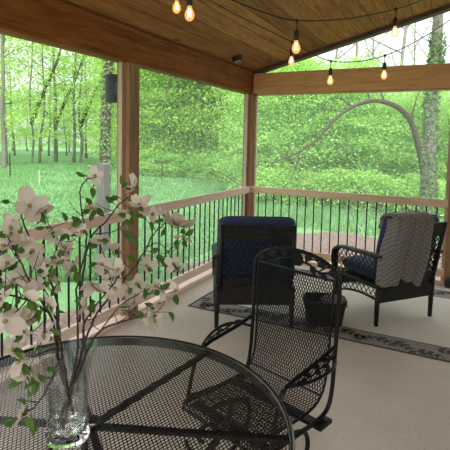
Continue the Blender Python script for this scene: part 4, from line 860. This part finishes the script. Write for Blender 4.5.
def flower(p,size,parent,base,q,eye):
    cam=Vector((2.578,-5.888,1.65)); n=((cam-Vector(p)).normalized()*q.uniform(-.1,.8)+Vector((q.gauss(0,.75),q.gauss(0,.6),q.uniform(.0,1.2)))).normalized()
    n=(n+(cam-Vector(p)).normalized()*1.5).normalized() if size>1.05 else n
    R_=rot_to(n); a0=q.uniform(0,PI/2); p=Vector(p)-base; b=MB(); L=.043*size; droop=q.uniform(-.5,.9)
    for k in range(4):
        a=a0+k*PI/2; La=L*(1 if k%2 else .86)*q.uniform(.85,1.1); cup=droop+q.uniform(-.25,.25); nu,nv=7,5; vs=[]
        for i in range(nu):
            u=i/(nu-1)
            for j in range(nv):
                v=j/(nv-1)*2-1
                w=La*.46*(math.sin(PI*(.06+.80*u**.8))**.8)
                x=.003+La*u-(.10*La*(1-abs(v))**2 if i==nu-1 else 0); y=w*v; z=cup*La*u*u+.10*w*abs(v)**1.5+.035*La*math.sin(u*5+v*2+k)
                vs.append(R_@Vector((x*math.cos(a)-y*math.sin(a),x*math.sin(a)+y*math.cos(a),z))+p)
        b.add(vs,[(i*nv+j,i*nv+j+1,(i+1)*nv+j+1,(i+1)*nv+j) for i in range(nu-1) for j in range(nv-1)])
    o=b.build('flower',M['bract'],parent,True)
    e=MB().lathe([(0,-.002),(.0055,-.001),(.0065,.003),(.004,.006),(0,.007)],10,cap=False); mt=Matrix.Translation(p)@R_.to_4x4(); e.v=[tuple(mt@Vector(v)*1.0) for v in e.v]; e.build('flower_centre',M['flowereye'],o,True)
    return o
for bi,B in enumerate(BRANCHES):
    q=random.Random(100+bi); base=Vector(B['stem'][0]); root=thing('dogwood_branch',B['label'],'flower branch',base,0,'dogwood branches in the vase')
    st=[Vector(p)-base for p in B['stem']]; st[0]=Vector((0,0,0))
    # foot of the stem stays inside the glass
    foot=VB+Vector((.022*math.cos(bi*.7+.4),.022*math.sin(bi*.7+.4),.05)); mouth=VB+Vector((.035*math.cos(bi*.7+2.2),.035*math.sin(bi*.7+2.2),.24))
    dm=(st[2]+base)-VB; dm.z=0; mouth=VB+dm.normalized()*min(.055,dm.length)+Vector((0,0,.262)); foot=VB-dm.normalized()*.025+Vector((0,0,.045))+Vector((0,0,.006*bi))
    st[0]=foot-base; st[1]=mouth-base
    sp=spline(st,5); sp=[p+Vector((q.gauss(0,.0012),q.gauss(0,.0012),0)) for p in sp]; n=len(sp)
    b=MB(); b.tube(sp,[.0042-.0022*i/(n-1) for i in range(n)],6)
    for tw in B['twigs']:
        s2=spline([Vector(p)-base for p in tw],4); b.tube(s2,[.0022-.0010*i/(len(s2)-1) for i in range(len(s2))],5)
    for k in range(4):
        p=sp[int(n*q.uniform(.35,.85))]; dd=Vector((q.gauss(0,.6),q.gauss(0,.6),q.uniform(.3,1))).normalized()*q.uniform(.05,.10)
        b.tube(spline([p,p+dd*.5+Vector((0,0,-.006)),p+dd],3),[.0016,.0015,.0014,.0013,.0011,.0009,.0008],5)
    nodes=list(sp[7:])+[Vector(p)-base for tw in B['twigs'] for p in tw]
    for (x,y,z,s) in B['flowers']:
        p=Vector((x,y,z))-base; nn=min(nodes,key=lambda a:(a-p).length)
        if (nn-p).length>.004: mid=(nn+p)/2-Vector((0,0,.25*(nn-p).length)); b.tube(spline([nn,mid,p],3),.0012,5)
    for l in B['leaves']:
        p=Vector(l[:3])-base; nn=min(nodes,key=lambda a:(a-p).length)
        if (nn-p).length>.003: b.tube([nn,p],.0010,4)
    b.build('stem',M['twig'],root,True)
    for (x,y,z,s) in B['flowers']:
        for k in range(2):
            lb=MB(); a=q.uniform(0,2*PI); p=Vector((x,y,z))-base; dd=Vector((math.cos(a),math.sin(a)*.6,q.uniform(-.9,.5)))
            dogleaf(lb,p-Vector((0,0,.006))+dd*.004,dd*q.uniform(.028,.042),q); lb.build('leaf',M['dogleaf'],root,True)
    for (x,y,z,s) in B['flowers']: flower((x,y,z),s,root,base,q,None)
    for l in B['leaves']:
        lb=MB(); dogleaf(lb,Vector(l[:3])-base,Vector(l[3:])*1.15,q); lb.build('leaf',M['dogleaf'],root,True)
        lb=MB(); d2=Vector(l[3:]); d2=Vector((d2.x*q.uniform(-.9,.6),d2.y+q.gauss(0,.01),d2.z*q.uniform(.2,1))); dogleaf(lb,Vector(l[:3])-base,d2,q); lb.build('leaf',M['dogleaf'],root,True)
# ------------------------------------------------------------------ light and camera
w=bpy.data.worlds.new('sky'); bpy.context.scene.world=w; w.use_nodes=True; nt=w.node_tree; nt.nodes.clear()
bg=node(nt,'ShaderNodeBackground',i_Strength=1.0); out=node(nt,'ShaderNodeOutputWorld'); nt.links.new(bg.outputs[0],out.inputs[0])
tc=node(nt,'ShaderNodeTexCoord'); sp=node(nt,'ShaderNodeSeparateXYZ'); nt.links.new(tc.outputs['Generated'],sp.inputs[0])
r=ramp(nt,[(0,(.75,.80,.82)),(.5,(1.15,1.2,1.25)),(1,(1.5,1.55,1.65))]); nt.links.new(sp.outputs[2],r.inputs[0]); nt.links.new(r.outputs[0],bg.inputs[0])
sun=bpy.data.lights.new('overcast_sun','SUN'); sun.energy=3.0; sun.angle=math.radians(50); so=bpy.data.objects.new('overcast_sun',sun); C.objects.link(so); so.rotation_euler=(math.radians(38),math.radians(12),math.radians(20))
cam=bpy.data.cameras.new('camera'); co=bpy.data.objects.new('camera',cam); C.objects.link(co)
cam.sensor_width=36; cam.lens=449.258/450*36; cam.shift_y=(176.713-225)/450; cam.clip_end=400
R_=Matrix(((.89037,-.05433,.45198),(.45473,.05949,-.88864),(.02139,.99675,.07768)))
co.matrix_world=Matrix.Translation((2.57781,-5.88813,1.65))@R_.to_4x4()
sc=bpy.context.scene; sc.camera=co
sc.view_settings.view_transform='Standard'; sc.view_settings.look='None'; sc.view_settings.gamma=1; sc.view_settings.use_curve_mapping=False
sc.view_settings.exposure=.7
sc.cycles.max_bounces=10; sc.cycles.transparent_max_bounces=16; sc.cycles.diffuse_bounces=5
